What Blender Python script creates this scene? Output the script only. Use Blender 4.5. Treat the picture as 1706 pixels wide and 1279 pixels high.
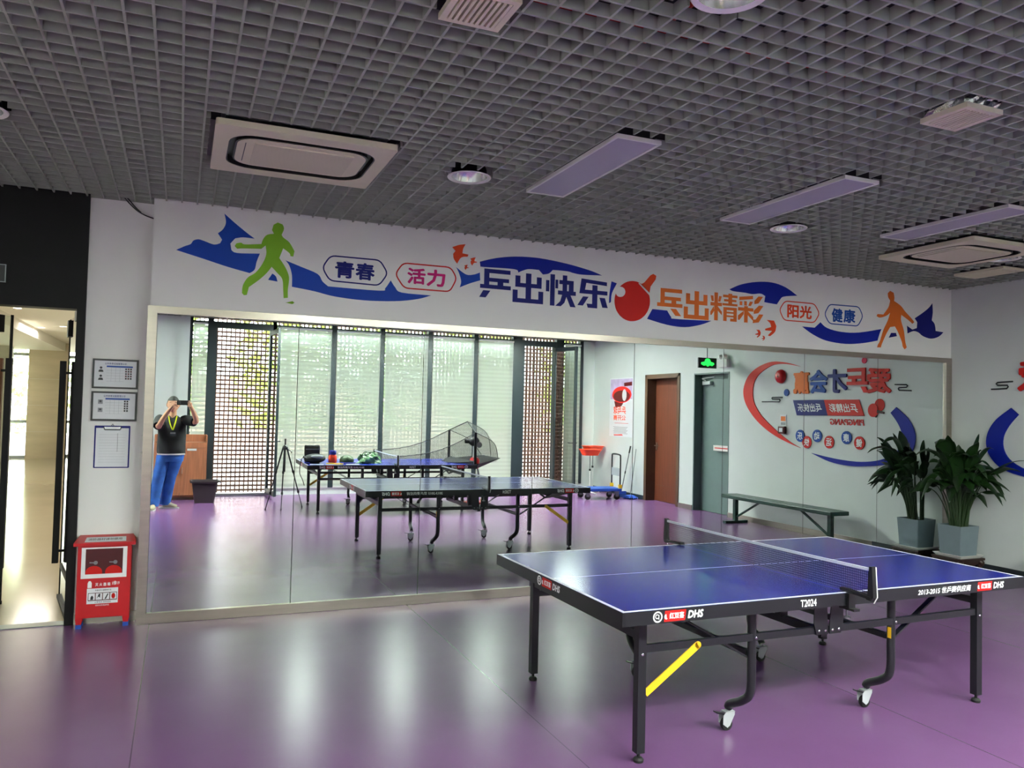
import bpy, bmesh, math, random
from mathutils import Vector, Matrix
random.seed(7)
sc = bpy.context.scene
for o in list(bpy.data.objects):
    bpy.data.objects.remove(o, do_unlink=True)
COL = sc.collection
PI = math.pi

# ------------------------------------------------------------------ camera, sky, lamps, exposure
CAMH = 1.6695
cam_d = bpy.data.cameras.new('camera')
cam_d.sensor_fit = 'HORIZONTAL'; cam_d.sensor_width = 36.0
cam_d.lens = 1319.195 / 1706 * 36.0
cam_d.clip_start = 0.05; cam_d.clip_end = 200
cam = bpy.data.objects.new('camera', cam_d); COL.objects.link(cam)
yaw, pitch, roll = 0.3961, 0.0336, 0.0235
fw = Vector((math.sin(yaw)*math.cos(pitch), math.cos(yaw)*math.cos(pitch), math.sin(pitch)))
r0 = Vector((math.cos(yaw), -math.sin(yaw), 0)); u0 = r0.cross(fw)
rt = math.cos(roll)*r0 + math.sin(roll)*u0; up = -math.sin(roll)*r0 + math.cos(roll)*u0
cam.matrix_world = Matrix(((rt.x, up.x, -fw.x, 0), (rt.y, up.y, -fw.y, 0), (rt.z, up.z, -fw.z, CAMH), (0, 0, 0, 1)))
sc.camera = cam

sc.view_settings.view_transform = 'Standard'
sc.view_settings.look = 'None'
sc.view_settings.gamma = 1.0
sc.view_settings.use_curve_mapping = False
sc.view_settings.exposure = 0.84

world = bpy.data.worlds.new('sky'); sc.world = world; world.use_nodes = True
wn = world.node_tree.nodes; wl = world.node_tree.links
bg = wn['Background']; bg.inputs['Strength'].default_value = 9.5
grad = wn.new('ShaderNodeTexCoord'); sep = wn.new('ShaderNodeSeparateXYZ'); ramp = wn.new('ShaderNodeValToRGB')
wl.new(grad.outputs['Generated'], sep.inputs[0]); wl.new(sep.outputs['Z'], ramp.inputs[0])
ramp.color_ramp.elements[0].color = (0.86, 0.90, 0.84, 1); ramp.color_ramp.elements[1].color = (0.80, 0.90, 1.0, 1)
wl.new(ramp.outputs[0], bg.inputs['Color'])

def area(name, loc, rot, sx, sy, power, color, portal=False):
    d = bpy.data.lights.new(name, 'AREA'); d.shape = 'RECTANGLE'; d.size = sx; d.size_y = sy
    d.energy = power; d.color = color
    if portal: d.cycles.is_portal = True
    o = bpy.data.objects.new(name, d); o.location = loc; o.rotation_euler = rot; COL.objects.link(o)
    return o
# the sky comes in through the window wall behind the camera
area('window_portal', (4.1, -2.42, 1.68), (PI/2, 0, PI), 8.0, 3.1, 1.0, (1, 1, 1), portal=True)
# the lobby's own ceiling lamps, beyond the glass door
for i, (lx, ly, pw) in enumerate(((-3.2, 9.5, 46), (-3.6, 14.0, 66), (-3.6, 20.0, 112))):
    area('lobby_lamp', (lx, ly, 3.24), (0, 0, 0), 2.2, 2.2, pw, (1.0, 0.93, 0.80))

sc.cycles.max_bounces = 12; sc.cycles.diffuse_bounces = 5; sc.cycles.glossy_bounces = 5
sc.cycles.transparent_max_bounces = 24; sc.cycles.transmission_bounces = 8
sc.cycles.use_denoising = True
sc.cycles.sample_clamp_indirect = 8.0; sc.cycles.blur_glossy = 1.0

# ------------------------------------------------------------------ constants of the room (metres)
MY = 6.611          # mirror face
WY = -2.10          # window wall
XR = 8.36           # right wall
XL = -3.4           # left end of the room
CZ = 3.205          # underside of the ceiling grid
SY = 6.76           # recessed wall beside the mirror

# ------------------------------------------------------------------ materials
def lin(h):
    h = h.lstrip('#'); v = [int(h[i:i+2], 16)/255 for i in (0, 2, 4)]
    return tuple(c/12.92 if c <= 0.04045 else ((c+0.055)/1.055)**2.4 for c in v)
MATS = {}
def mat(name, col, rough=0.5, metal=0.0, spec=0.5, noise=0.0, nscale=8.0, bump=0.0, bscale=60.0, stretch=None, emit=None, estr=0.0, trans=0.0):
    if name in MATS: return MATS[name]
    if isinstance(col, str): col = lin(col)
    m = bpy.data.materials.new(name); m.use_nodes = True
    nt = m.node_tree; p = nt.nodes['Principled BSDF']
    p.inputs['Base Color'].default_value = (*col, 1); p.inputs['Roughness'].default_value = rough
    p.inputs['Metallic'].default_value = metal; p.inputs['Specular IOR Level'].default_value = spec
    if trans: p.inputs['Transmission Weight'].default_value = trans
    if emit:
        p.inputs['Emission Color'].default_value = (*(lin(emit) if isinstance(emit, str) else emit), 1); p.inputs['Emission Strength'].default_value = estr
    if noise or bump:
        tc = nt.nodes.new('ShaderNodeTexCoord'); mp = nt.nodes.new('ShaderNodeMapping')
        nt.links.new(tc.outputs['Object'], mp.inputs[0])
        if stretch: mp.inputs['Scale'].default_value = stretch
    if noise:
        nz = nt.nodes.new('ShaderNodeTexNoise'); nz.inputs['Scale'].default_value = nscale; nz.inputs['Detail'].default_value = 4
        nt.links.new(mp.outputs[0], nz.inputs['Vector'])
        rp = nt.nodes.new('ShaderNodeValToRGB')
        rp.color_ramp.elements[0].position = 0.3; rp.color_ramp.elements[1].position = 0.7
        rp.color_ramp.elements[0].color = (*[max(0, c*(1-noise)) for c in col], 1)
        rp.color_ramp.elements[1].color = (*[min(1, c*(1+noise)) for c in col], 1)
        nt.links.new(nz.outputs['Fac'], rp.inputs[0]); nt.links.new(rp.outputs[0], p.inputs['Base Color'])
    if bump:
        n2 = nt.nodes.new('ShaderNodeTexNoise'); n2.inputs['Scale'].default_value = bscale
        nt.links.new(mp.outputs[0], n2.inputs['Vector'])
        b = nt.nodes.new('ShaderNodeBump'); b.inputs['Strength'].default_value = bump; b.inputs['Distance'].default_value = 0.004
        nt.links.new(n2.outputs['Fac'], b.inputs['Height']); nt.links.new(b.outputs[0], p.inputs['Normal'])
    MATS[name] = m
    return m
def netmat(name, col, pitch, cover):
    """an open net: thin cords in a square grid, clear between them"""
    m = bpy.data.materials.new(name); m.use_nodes = True; nt = m.node_tree
    p = nt.nodes['Principled BSDF']; p.inputs['Base Color'].default_value = (*lin(col), 1); p.inputs['Roughness'].default_value = 0.8
    out = nt.nodes['Material Output']; tr = nt.nodes.new('ShaderNodeBsdfTransparent'); mx = nt.nodes.new('ShaderNodeMixShader')
    tc = nt.nodes.new('ShaderNodeUVMap'); s = nt.nodes.new('ShaderNodeSeparateXYZ'); nt.links.new(tc.outputs[0], s.inputs[0])
    facs = []
    for ax in 'XY':
        a = nt.nodes.new('ShaderNodeMath'); a.operation = 'MULTIPLY'; a.inputs[1].default_value = 1.0/pitch
        f = nt.nodes.new('ShaderNodeMath'); f.operation = 'FRACT'; g = nt.nodes.new('ShaderNodeMath'); g.operation = 'LESS_THAN'; g.inputs[1].default_value = cover
        nt.links.new(s.outputs[ax], a.inputs[0]); nt.links.new(a.outputs[0], f.inputs[0]); nt.links.new(f.outputs[0], g.inputs[0]); facs.append(g)
    mxm = nt.nodes.new('ShaderNodeMath'); mxm.operation = 'MAXIMUM'
    nt.links.new(facs[0].outputs[0], mxm.inputs[0]); nt.links.new(facs[1].outputs[0], mxm.inputs[1])
    nt.links.new(mxm.outputs[0], mx.inputs[0]); nt.links.new(tr.outputs[0], mx.inputs[1]); nt.links.new(p.outputs[0], mx.inputs[2])
    nt.links.new(mx.outputs[0], out.inputs[0]); MATS[name] = m
    return m
def glassmat(name, tint, gloss):
    m = bpy.data.materials.new(name); m.use_nodes = True; nt = m.node_tree; nt.nodes.remove(nt.nodes['Principled BSDF'])
    out = nt.nodes['Material Output']; tr = nt.nodes.new('ShaderNodeBsdfTransparent'); gl = nt.nodes.new('ShaderNodeBsdfGlossy'); mx = nt.nodes.new('ShaderNodeMixShader')
    tr.inputs[0].default_value = (*tint, 1); gl.inputs['Roughness'].default_value = 0.02
    fr = nt.nodes.new('ShaderNodeFresnel'); fr.inputs[0].default_value = gloss
    nt.links.new(fr.outputs[0], mx.inputs[0]); nt.links.new(tr.outputs[0], mx.inputs[1]); nt.links.new(gl.outputs[0], mx.inputs[2])
    nt.links.new(mx.outputs[0], out.inputs[0]); MATS[name] = m
    return m
def blindmat():
    """blind cloth; light stripes from the lattice are put in as sheerer bands"""
    m = bpy.data.materials.new('blind_fabric'); m.use_nodes = True; nt = m.node_tree; nt.nodes.remove(nt.nodes['Principled BSDF'])
    out = nt.nodes['Material Output']
    tr = nt.nodes.new('ShaderNodeBsdfTransparent'); tl = nt.nodes.new('ShaderNodeBsdfTranslucent'); df = nt.nodes.new('ShaderNodeBsdfDiffuse')
    tr.inputs[0].default_value = (0.86, 0.94, 0.83, 1); tl.inputs[0].default_value = (0.88, 0.93, 0.86, 1); df.inputs[0].default_value = (0.75, 0.78, 0.74, 1)
    m1 = nt.nodes.new('ShaderNodeMixShader'); m1.inputs[0].default_value = 0.28
    m2 = nt.nodes.new('ShaderNodeMixShader')
    tc = nt.nodes.new('ShaderNodeTexCoord'); s = nt.nodes.new('ShaderNodeSeparateXYZ'); nt.links.new(tc.outputs['Object'], s.inputs[0])
    a = nt.nodes.new('ShaderNodeMath'); a.operation = 'MULTIPLY'; a.inputs[1].default_value = 2*PI/0.083; nt.links.new(s.outputs['Z'], a.inputs[0])
    c = nt.nodes.new('ShaderNodeMath'); c.operation = 'SINE'; nt.links.new(a.outputs[0], c.inputs[0])
    r = nt.nodes.new('ShaderNodeMapRange'); r.inputs['From Min'].default_value = -1; r.inputs['From Max'].default_value = 1; r.inputs['To Min'].default_value = 0.04; r.inputs['To Max'].default_value = 0.17  # banded sheerness imitates light striped by the lattice outside
    nt.links.new(c.outputs[0], r.inputs['Value']); nt.links.new(r.outputs[0], m2.inputs[0])
    nt.links.new(tl.outputs[0], m1.inputs[1]); nt.links.new(df.outputs[0], m1.inputs[2])
    nt.links.new(m1.outputs[0], m2.inputs[1]); nt.links.new(tr.outputs[0], m2.inputs[2]); nt.links.new(m2.outputs[0], out.inputs[0])
    MATS['blind_fabric'] = m
    return m
def stripes(name, c1, c2, axis, pitch, duty, rough=0.5):
    m = bpy.data.materials.new(name); m.use_nodes = True; nt = m.node_tree; p = nt.nodes['Principled BSDF']; p.inputs['Roughness'].default_value = rough
    tc = nt.nodes.new('ShaderNodeTexCoord'); s = nt.nodes.new('ShaderNodeSeparateXYZ'); nt.links.new(tc.outputs['Object'], s.inputs[0])
    a = nt.nodes.new('ShaderNodeMath'); a.operation = 'MULTIPLY'; a.inputs[1].default_value = 1.0/pitch
    f = nt.nodes.new('ShaderNodeMath'); f.operation = 'FRACT'; g = nt.nodes.new('ShaderNodeMath'); g.operation = 'LESS_THAN'; g.inputs[1].default_value = duty
    mx = nt.nodes.new('ShaderNodeMix'); mx.data_type = 'RGBA'; mx.inputs[6].default_value = (*lin(c1), 1); mx.inputs[7].default_value = (*lin(c2), 1)
    nt.links.new(s.outputs[axis], a.inputs[0]); nt.links.new(a.outputs[0], f.inputs[0]); nt.links.new(f.outputs[0], g.inputs[0]); nt.links.new(g.outputs[0], mx.inputs[0])
    nt.links.new(mx.outputs[2], p.inputs['Base Color']); MATS[name] = m
    return m

def floormat():
    m = bpy.data.materials.new('purple_vinyl'); m.use_nodes = True; nt = m.node_tree; p = nt.nodes['Principled BSDF']
    tc = nt.nodes.new('ShaderNodeTexCoord'); nz = nt.nodes.new('ShaderNodeTexNoise'); nz.inputs['Scale'].default_value = 1.6; nz.inputs['Detail'].default_value = 6
    nt.links.new(tc.outputs['Object'], nz.inputs['Vector'])
    rp = nt.nodes.new('ShaderNodeValToRGB'); rp.color_ramp.elements[0].position = 0.3; rp.color_ramp.elements[1].position = 0.75
    rp.color_ramp.elements[0].color = (0.142, 0.060, 0.160, 1); rp.color_ramp.elements[1].color = (0.162, 0.071, 0.183, 1)
    nt.links.new(nz.outputs['Fac'], rp.inputs[0])
    # welded seams every two metres along the rolls
    s = nt.nodes.new('ShaderNodeSeparateXYZ'); nt.links.new(tc.outputs['Object'], s.inputs[0])
    a = nt.nodes.new('ShaderNodeMath'); a.operation = 'ADD'; a.inputs[1].default_value = 20.06
    b = nt.nodes.new('ShaderNodeMath'); b.operation = 'MULTIPLY'; b.inputs[1].default_value = 1/1.99
    f = nt.nodes.new('ShaderNodeMath'); f.operation = 'FRACT'; g = nt.nodes.new('ShaderNodeMath'); g.operation = 'LESS_THAN'; g.inputs[1].default_value = 0.003
    nt.links.new(s.outputs['X'], a.inputs[0]); nt.links.new(a.outputs[0], b.inputs[0]); nt.links.new(b.outputs[0], f.inputs[0]); nt.links.new(f.outputs[0], g.inputs[0])
    mx = nt.nodes.new('ShaderNodeMix'); mx.data_type = 'RGBA'; mx.inputs[7].default_value = (0.07, 0.03, 0.08, 1)
    nt.links.new(g.outputs[0], mx.inputs[0]); nt.links.new(rp.outputs[0], mx.inputs[6]); nt.links.new(mx.outputs[2], p.inputs['Base Color'])
    p.inputs['Roughness'].default_value = 0.25; p.inputs['Specular IOR Level'].default_value = 0.42
    n2 = nt.nodes.new('ShaderNodeTexNoise'); n2.inputs['Scale'].default_value = 240; nt.links.new(tc.outputs['Object'], n2.inputs['Vector'])
    bp = nt.nodes.new('ShaderNodeBump'); bp.inputs['Strength'].default_value = 0.08; bp.inputs['Distance'].default_value = 0.001
    nt.links.new(n2.outputs['Fac'], bp.inputs['Height']); nt.links.new(bp.outputs[0], p.inputs['Normal'])
    MATS['purple_vinyl'] = m
    return m
floormat(); blindmat()
M = MATS
mat('white_paint', '#efefec', 0.6, noise=0.02, nscale=3, bump=0.05, bscale=120)
mat('grey_wall', '#d2d6d4', 0.6, noise=0.02, nscale=3, bump=0.05, bscale=120)
mat('black_panel', '#0b0b0d', 0.6, spec=0.3, noise=0.1)
mat('grid_grey', '#979b91', 0.55, noise=0.05, nscale=20)
mat('void_black', '#1b1b1d', 0.9, noise=0.1)
mat('steel', '#b3aba0', 0.28, 1.0, noise=0.06, nscale=3, stretch=(1, 1, 12))
mat('mirror_silver', (0.80, 0.865, 0.85), 0.0, 1.0)
mat('mirror_edge', '#171c1a', 0.4, noise=0.1)
mat('dark_frame', '#1d262b', 0.4, noise=0.08)
mat('white_plastic', '#e8e6e2', 0.4, noise=0.02)
mat('beige_plastic', '#dcd4ba', 0.45, noise=0.02)
mat('black_plastic', '#101012', 0.4, noise=0.1)
mat('black_metal', '#17181c', 0.38, noise=0.08)
mat('rubber', '#0c0c0c', 0.7, noise=0.1)
mat('chrome', '#c9cbcc', 0.18, 1.0, noise=0.03)
mat('grey_metal', '#8b8f92', 0.35, 0.9, noise=0.04)
mat('red_paint', '#c0121a', 0.35, noise=0.03)
mat('blue_ink', '#0f3fa6', 0.5, spec=0.2, noise=0.02); mat('navy_ink', '#14186e', 0.5, spec=0.2, noise=0.02)
mat('deepblue_ink', '#0c1f92', 0.5, spec=0.2, noise=0.02)
mat('green_ink', '#7fb52a', 0.5, spec=0.2, noise=0.02); mat('orange_ink', '#e0702a', 0.5, spec=0.2, noise=0.02)
mat('redorange_ink', '#dc4520', 0.5, spec=0.2, noise=0.02); mat('red_ink', '#c9201c', 0.5, spec=0.2, noise=0.02); mat('crimson_ink', '#cf2050', 0.5, spec=0.2, noise=0.02)
mat('magenta_ink', '#c41472', 0.5, spec=0.2, noise=0.02); mat('white_ink', '#efefef', 0.5, spec=0.2, noise=0.01); mat('black_ink', '#1a1c22', 0.5, noise=0.02)
mat('midblue_ink', '#1c4a9c', 0.5, spec=0.2, noise=0.02); mat('grey_ink', '#8a8d92', 0.5, noise=0.03)
mat('paper', '#e4e6ea', 0.6, noise=0.02)
mat('brick_lattice', '#5a3a30', 0.8, noise=0.2, nscale=14)
mat('table_blue', '#16218c', 0.17, noise=0.03, nscale=2)
mat('line_white', '#dfe2ea', 0.4, noise=0.01)
mat('yellow_strip', '#e8b41e', 0.4, noise=0.04)
mat('brown_door', '#5a2c1c', 0.4, noise=0.18, nscale=4, stretch=(8, 8, 0.6))
mat('brown_frame', '#4a3426', 0.4, noise=0.1, nscale=5)
mat('grey_door', '#5a6a68', 0.4, noise=0.03)
mat('walnut', '#8a5238', 0.45, noise=0.22, nscale=5, stretch=(9, 9, 0.5))
mat('dark_bin', '#2c2126', 0.5, noise=0.06)
mat('marble', '#c8bba2', 0.25, noise=0.10, nscale=1.3, stretch=(0.6, 0.6, 3))
mat('marble_floor', '#bfb29a', 0.13, noise=0.06, nscale=1.0)
mat('white_ceiling', '#f0ece2', 0.7, noise=0.01)
mat('column_stone', '#c9c3b6', 0.4, noise=0.05)
mat('green_exit', '#0d3a1c', 0.4, emit='#19f03c', estr=2.2)
mat('lamp_glow', '#ffffff', 0.4, emit='#fff3dc', estr=9.0)
mat('dark_green_paint', '#0d342b', 0.35, noise=0.06)
mat('leaf', '#15300e', 0.40, noise=0.3, nscale=6); mat('stem', '#223a18', 0.5, noise=0.15)
mat('pot_grey', '#6f7c84', 0.55, noise=0.05); mat('soil', '#2a1d14', 0.9, noise=0.3, nscale=40)
mat('dark_wood', '#2a1712', 0.4, noise=0.2, nscale=6)
mat('orange_plastic', '#f0401c', 0.4, noise=0.03); mat('blue_plastic', '#1c48a6', 0.45, noise=0.05)
mat('skin', '#c08e72', 0.5, noise=0.06, nscale=20); mat('hair', '#15110f', 0.7, noise=0.2, nscale=60)
mat('black_cloth', '#0f0f12', 0.85, noise=0.2, nscale=12, bump=0.4, bscale=14); mat('denim', '#1f4f9a', 0.85, noise=0.28, nscale=9, bump=0.5, bscale=12)
mat('cream_shoe', '#cbbf9e', 0.6, noise=0.1); mat('lanyard_yellow', '#d8e010', 0.6, noise=0.04)
mat('dark_red', '#4a0c10', 0.3, noise=0.1); mat('bark', '#4a3a2a', 0.9, noise=0.2)
mat('tree_leaf', '#b4d264', 0.6, noise=0.3, nscale=2); mat('tree_leaf_dark', '#a6cc5c', 0.6, noise=0.3, nscale=2)
mat('paving', '#d8c6bc', 0.8, noise=0.1, nscale=3); mat('facade', '#dcbcae', 0.8, noise=0.1, nscale=2)
mat('panel_lilac', '#aba6b4', 0.5, noise=0.015)
mat('lilac', '#b9a6c8', 0.6, noise=0.25, nscale=5)
mat('foil', '#cfd2d8', 0.22, 1.0, bump=1.0, bscale=50)
mat('zinc', '#b2b6b8', 0.35, 0.25, noise=0.03)
mat('reflector', '#d4d6d6', 0.2, 0.9, noise=0.03)
mat('blue_mat', '#1a3f86', 0.75, noise=0.1, nscale=30); mat('mouth_red', '#9a4a40', 0.5, noise=0.05); mat('badge_dark', '#26343a', 0.2, noise=0.05)
mat('bag_print', '#4a6f4a', 0.35, noise=0.75, nscale=9)
glassmat('clear_glass', (0.95, 0.98, 0.96), 1.35); glassmat('door_glass', (0.86, 0.90, 0.86), 1.35)
netmat('net_cord', '#20232e', 0.0125, 0.22); netmat('robot_net', '#15181a', 0.02, 0.17)
stripes('grille_beige', '#e0d8c0', '#b9b098', 'Y', 0.012, 0.4)

# ------------------------------------------------------------------ mesh builder
class MB:
    def __init__(s): s.v = []; s.f = []; s.m = []; s.mats = []; s.uv = None
    def mi(s, m):
        if m not in s.mats: s.mats.append(m)
        return s.mats.index(m)
    def add(s, verts, faces, m):
        b = len(s.v); s.v += [tuple(p) for p in verts]; i = s.mi(m)
        for f in faces: s.f.append(tuple(b+k for k in f)); s.m.append(i)
        return s
    def box(s, a, c, m):
        x0, y0, z0 = [min(p, q) for p, q in zip(a, c)]; x1, y1, z1 = [max(p, q) for p, q in zip(a, c)]
        return s.add([(x0,y0,z0),(x1,y0,z0),(x1,y1,z0),(x0,y1,z0),(x0,y0,z1),(x1,y0,z1),(x1,y1,z1),(x0,y1,z1)],
                     [(0,3,2,1),(4,5,6,7),(0,1,5,4),(1,2,6,5),(2,3,7,6),(3,0,4,7)], m)
    def bar(s, p, q, w, h, m, upv=(0, 0, 1)):
        p = Vector(p); q = Vector(q); d = (q-p).normalized(); u = Vector(upv)
        if abs(d.dot(u)) > 0.98: u = Vector((0, 1, 0))
        a = d.cross(u).normalized(); b = a.cross(d).normalized()
        vs = [e + a*w/2*i + b*h/2*j for e in (p, q) for i, j in ((-1,-1),(1,-1),(1,1),(-1,1))]
        return s.add(vs, [(0,3,2,1),(4,5,6,7),(0,1,5,4),(1,2,6,5),(2,3,7,6),(3,0,4,7)], m)
    def tube(s, pts, r, m, n=10, caps=True):
        pts = [Vector(p) for p in pts]; rs = r if isinstance(r, (list, tuple)) else [r]*len(pts)
        ref = None; vs = []
        for i, p in enumerate(pts):
            d = (pts[min(i+1, len(pts)-1)] - pts[max(i-1, 0)]).normalized()
            if ref is None:
                ref = Vector((0, 0, 1)) if abs(d.z) < 0.9 else Vector((1, 0, 0))
            a = d.cross(ref).normalized(); b = a.cross(d).normalized(); ref = b
            vs += [p + a*math.cos(2*PI*k/n)*rs[i] + b*math.sin(2*PI*k/n)*rs[i] for k in range(n)]
        fs = [(i*n+k, i*n+(k+1) % n, (i+1)*n+(k+1) % n, (i+1)*n+k) for i in range(len(pts)-1) for k in range(n)]
        if caps: fs += [tuple(range(n-1, -1, -1)), tuple((len(pts)-1)*n+k for k in range(n))]
        return s.add(vs, fs, m)
    def lathe(s, prof, c, m, n=32, axis='Z', close=False):
        vs = []
        for r, z in prof:
            for k in range(n):
                a = 2*PI*k/n; x, y = r*math.cos(a), r*math.sin(a)
                p = {'Z': (x, y, z), 'X': (z, x, y), 'Y': (x, z, y)}[axis]
                vs.append((c[0]+p[0], c[1]+p[1], c[2]+p[2]))
        L = len(prof)
        fs = [(i*n+k, i*n+(k+1) % n, (i+1)*n+(k+1) % n, (i+1)*n+k) for i in range(L-1) for k in range(n)]
        if close: fs += [tuple(range(n-1, -1, -1)), tuple((L-1)*n+k for k in range(n))]
        return s.add(vs, fs, m)
    def loft(s, rings, m, n=28, wr=0.0, seed=1, cap=True):
        """cloth-like skin through elliptical rings (cx, cy, cz, rx, ry), with soft folds"""
        rr = random.Random(seed); R = [rings[0]]
        for a, b in zip(rings, rings[1:]):
            for k in (1, 2, 3): R.append(tuple(p+(q-p)*k/3 for p, q in zip(a, b)))
        vs = []; f1, f2 = rr.uniform(0, 6), rr.uniform(0, 6)
        for j, (cx, cy, cz, rx, ry) in enumerate(R):
            for k in range(n):
                a = 2*PI*k/n; w = 1+wr*(math.sin(3*a+f1+j*.9)*.6+math.sin(5*a+f2-j*1.3)*.4)
                vs.append((cx+rx*w*math.cos(a), cy+ry*w*math.sin(a), cz+wr*.06*math.sin(2*a+j)))
        L = len(R)
        fs = [(j*n+k, j*n+(k+1) % n, (j+1)*n+(k+1) % n, (j+1)*n+k) for j in range(L-1) for k in range(n)]
        if cap: fs += [tuple(range(n-1, -1, -1)), tuple((L-1)*n+k for k in range(n))]
        return s.add(vs, fs, m)
    def prism(s, poly, fr, d, m):
        """poly of (u, v) pairs pushed out by d from the plane fr(u, v, depth)"""
        n = len(poly)
        vs = [fr(u, v, d) for u, v in poly] + [fr(u, v, 0) for u, v in poly]
        return s.add(vs, [tuple(range(n)), tuple(range(2*n-1, n-1, -1))] + [(i, i+n, (i+1) % n+n, (i+1) % n) for i in range(n)], m)
    def ring(s, outer, inner, fr, d, m):
        n = len(outer)
        vs = [fr(u, v, d) for u, v in outer] + [fr(u, v, d) for u, v in inner] + [fr(u, v, 0) for u, v in outer] + [fr(u, v, 0) for u, v in inner]
        fs = []
        for i in range(n):
            j = (i+1) % n
            fs += [(i, j, n+j, n+i), (i, 2*n+i, 2*n+j, j), (n+i, n+j, 3*n+j, 3*n+i)]
        return s.add(vs, fs, m)
    def ball(s, c, r, m, n=16, h=10):
        rx, ry, rz = r if isinstance(r, (list, tuple)) else (r, r, r)
        prof = [(math.sin(PI*i/h), -math.cos(PI*i/h)) for i in range(h+1)]
        vs = [(c[0]+rx*a*math.cos(2*PI*k/n), c[1]+ry*a*math.sin(2*PI*k/n), c[2]+rz*b) for a, b in prof for k in range(n)]
        fs = [(i*n+k, i*n+(k+1) % n, (i+1)*n+(k+1) % n, (i+1)*n+k) for i in range(h) for k in range(n)]
        return s.add(vs, fs, m)
    def mesh(s, me, T, m):
        return s.add([T(*v.co) for v in me.vertices], [tuple(p.vertices) for p in me.polygons], m)
    def build(s, name, parent=None, smooth=False, loc=None, bevel=0.0):
        me = bpy.data.meshes.new(name); me.from_pydata(s.v, [], s.f)
        for m in s.mats: me.materials.append(MATS[m])
        for p, i in zip(me.polygons, s.m): p.material_index = i
        if s.uv is not None:
            ul = me.uv_layers.new(name='UVMap')
            for lp in me.loops: ul.data[lp.index].uv = s.uv[lp.vertex_index]
        me.validate(); me.update()
        if smooth:
            for p in me.polygons: p.use_smooth = True
            try: me.set_sharp_from_angle(angle=math.radians(40))
            except Exception: pass
        o = bpy.data.objects.new(name, me); COL.objects.link(o)
        if loc: o.location = loc
        if parent: o.parent = parent
        if bevel:
            b = o.modifiers.new('bevel', 'BEVEL'); b.width = bevel; b.segments = 2; b.limit_method = 'ANGLE'; b.angle_limit = math.radians(50)
        return o
def tag(o, label, cat, group=None):
    o['label'] = label; o['category'] = cat
    if group: o['group'] = group
    return o
def struct(o):
    o['kind'] = 'structure'; return o
def thing(name, label, cat, loc=(0, 0, 0), rz=0.0, group=None):
    o = bpy.data.objects.new(name, None); COL.objects.link(o); o.location = loc; o.rotation_euler = (0, 0, rz)
    o.empty_display_size = 0.1
    return tag(o, label, cat, group)
def copy_tree(o, parent=None):
    c = o.copy(); COL.objects.link(c)
    if parent: c.parent = parent
    for ch in list(o.children): copy_tree(ch, c)
    return c
_tx = {}
def text_mesh(body):
    if body in _tx: return _tx[body]
    cu = bpy.data.curves.new('lettering', 'FONT'); cu.body = body; cu.resolution_u = 2; cu.fill_mode = 'FRONT'
    ob = bpy.data.objects.new('lettering', cu); COL.objects.link(ob)
    dg = bpy.context.evaluated_depsgraph_get(); dg.update()
    me = bpy.data.meshes.new_from_object(ob.evaluated_get(dg))
    bpy.data.objects.remove(ob, do_unlink=True)
    _tx[body] = me
    return me
def text(mb, body, box, fr, d, m, bold=0.0, solid=False):
    """lettering fitted to the box (u0, v0, u1, v1) of the plane fr; u0 > u1 runs it the other way; bold thickens the strokes"""
    me = text_mesh(body)
    if not len(me.vertices): return mb
    xs = [v.co.x for v in me.vertices]; ys = [v.co.y for v in me.vertices]
    x0, x1, y0, y1 = min(xs)-bold, max(xs)+bold, min(ys)-bold, max(ys)+bold
    U = lambda x: box[0] + (box[2]-box[0])*(x-x0)/max(1e-6, x1-x0)
    V = lambda y: box[1] + (box[3]-box[1])*(y-y0)/max(1e-6, y1-y0)
    offs = [(0, 0)]+([(bold*math.cos(PI/4*k), bold*math.sin(PI/4*k)) for k in range(8)] if bold else [])
    for i, (ox, oy) in enumerate(offs):
        e = d+.00004*i
        mb.mesh(me, lambda x, y, z: fr(U(x+ox), V(y+oy), e), m)
        if solid:       # side walls along the outline
            cnt = {}
            for p in me.polygons:
                for k in p.edge_keys: cnt[k] = cnt.get(k, 0)+1
            for (a, b), c in cnt.items():
                if c == 1:
                    A = me.vertices[a].co; B = me.vertices[b].co
                    mb.add([fr(U(A.x+ox), V(A.y+oy), e), fr(U(B.x+ox), V(B.y+oy), e), fr(U(B.x+ox), V(B.y+oy), 0), fr(U(A.x+ox), V(A.y+oy), 0)], [(0, 1, 2, 3)], m)
    return mb
def rrect(x0, y0, x1, y1, r, n=6):
    pts = []
    for cx, cy, a0 in ((x1-r, y0+r, -PI/2), (x1-r, y1-r, 0), (x0+r, y1-r, PI/2), (x0+r, y0+r, PI)):
        pts += [(cx+r*math.cos(a0+PI/2*k/n), cy+r*math.sin(a0+PI/2*k/n)) for k in range(n+1)]
    return pts
def circle(cx, cy, r, n=32, ry=None):
    ry = ry or r
    return [(cx+r*math.cos(2*PI*k/n), cy+ry*math.sin(2*PI*k/n)) for k in range(n)]
def catmull(pts, n=6, closed=False):
    P = [Vector(p) for p in pts]; out = []; L = len(P)
    rng = range(L) if closed else range(L-1)
    g = (lambda i: P[i % L]) if closed else (lambda i: P[max(0, min(L-1, i))])
    for i in rng:
        a, b, c, d = g(i-1), g(i), g(i+1), g(i+2)
        for k in range(n):
            t = k/n
            out.append(0.5*((2*b)+(c-a)*t+(2*a-5*b+4*c-d)*t*t+(3*b-a-3*c+d)*t**3))
    if not closed: out.append(P[-1])
    return out
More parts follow.
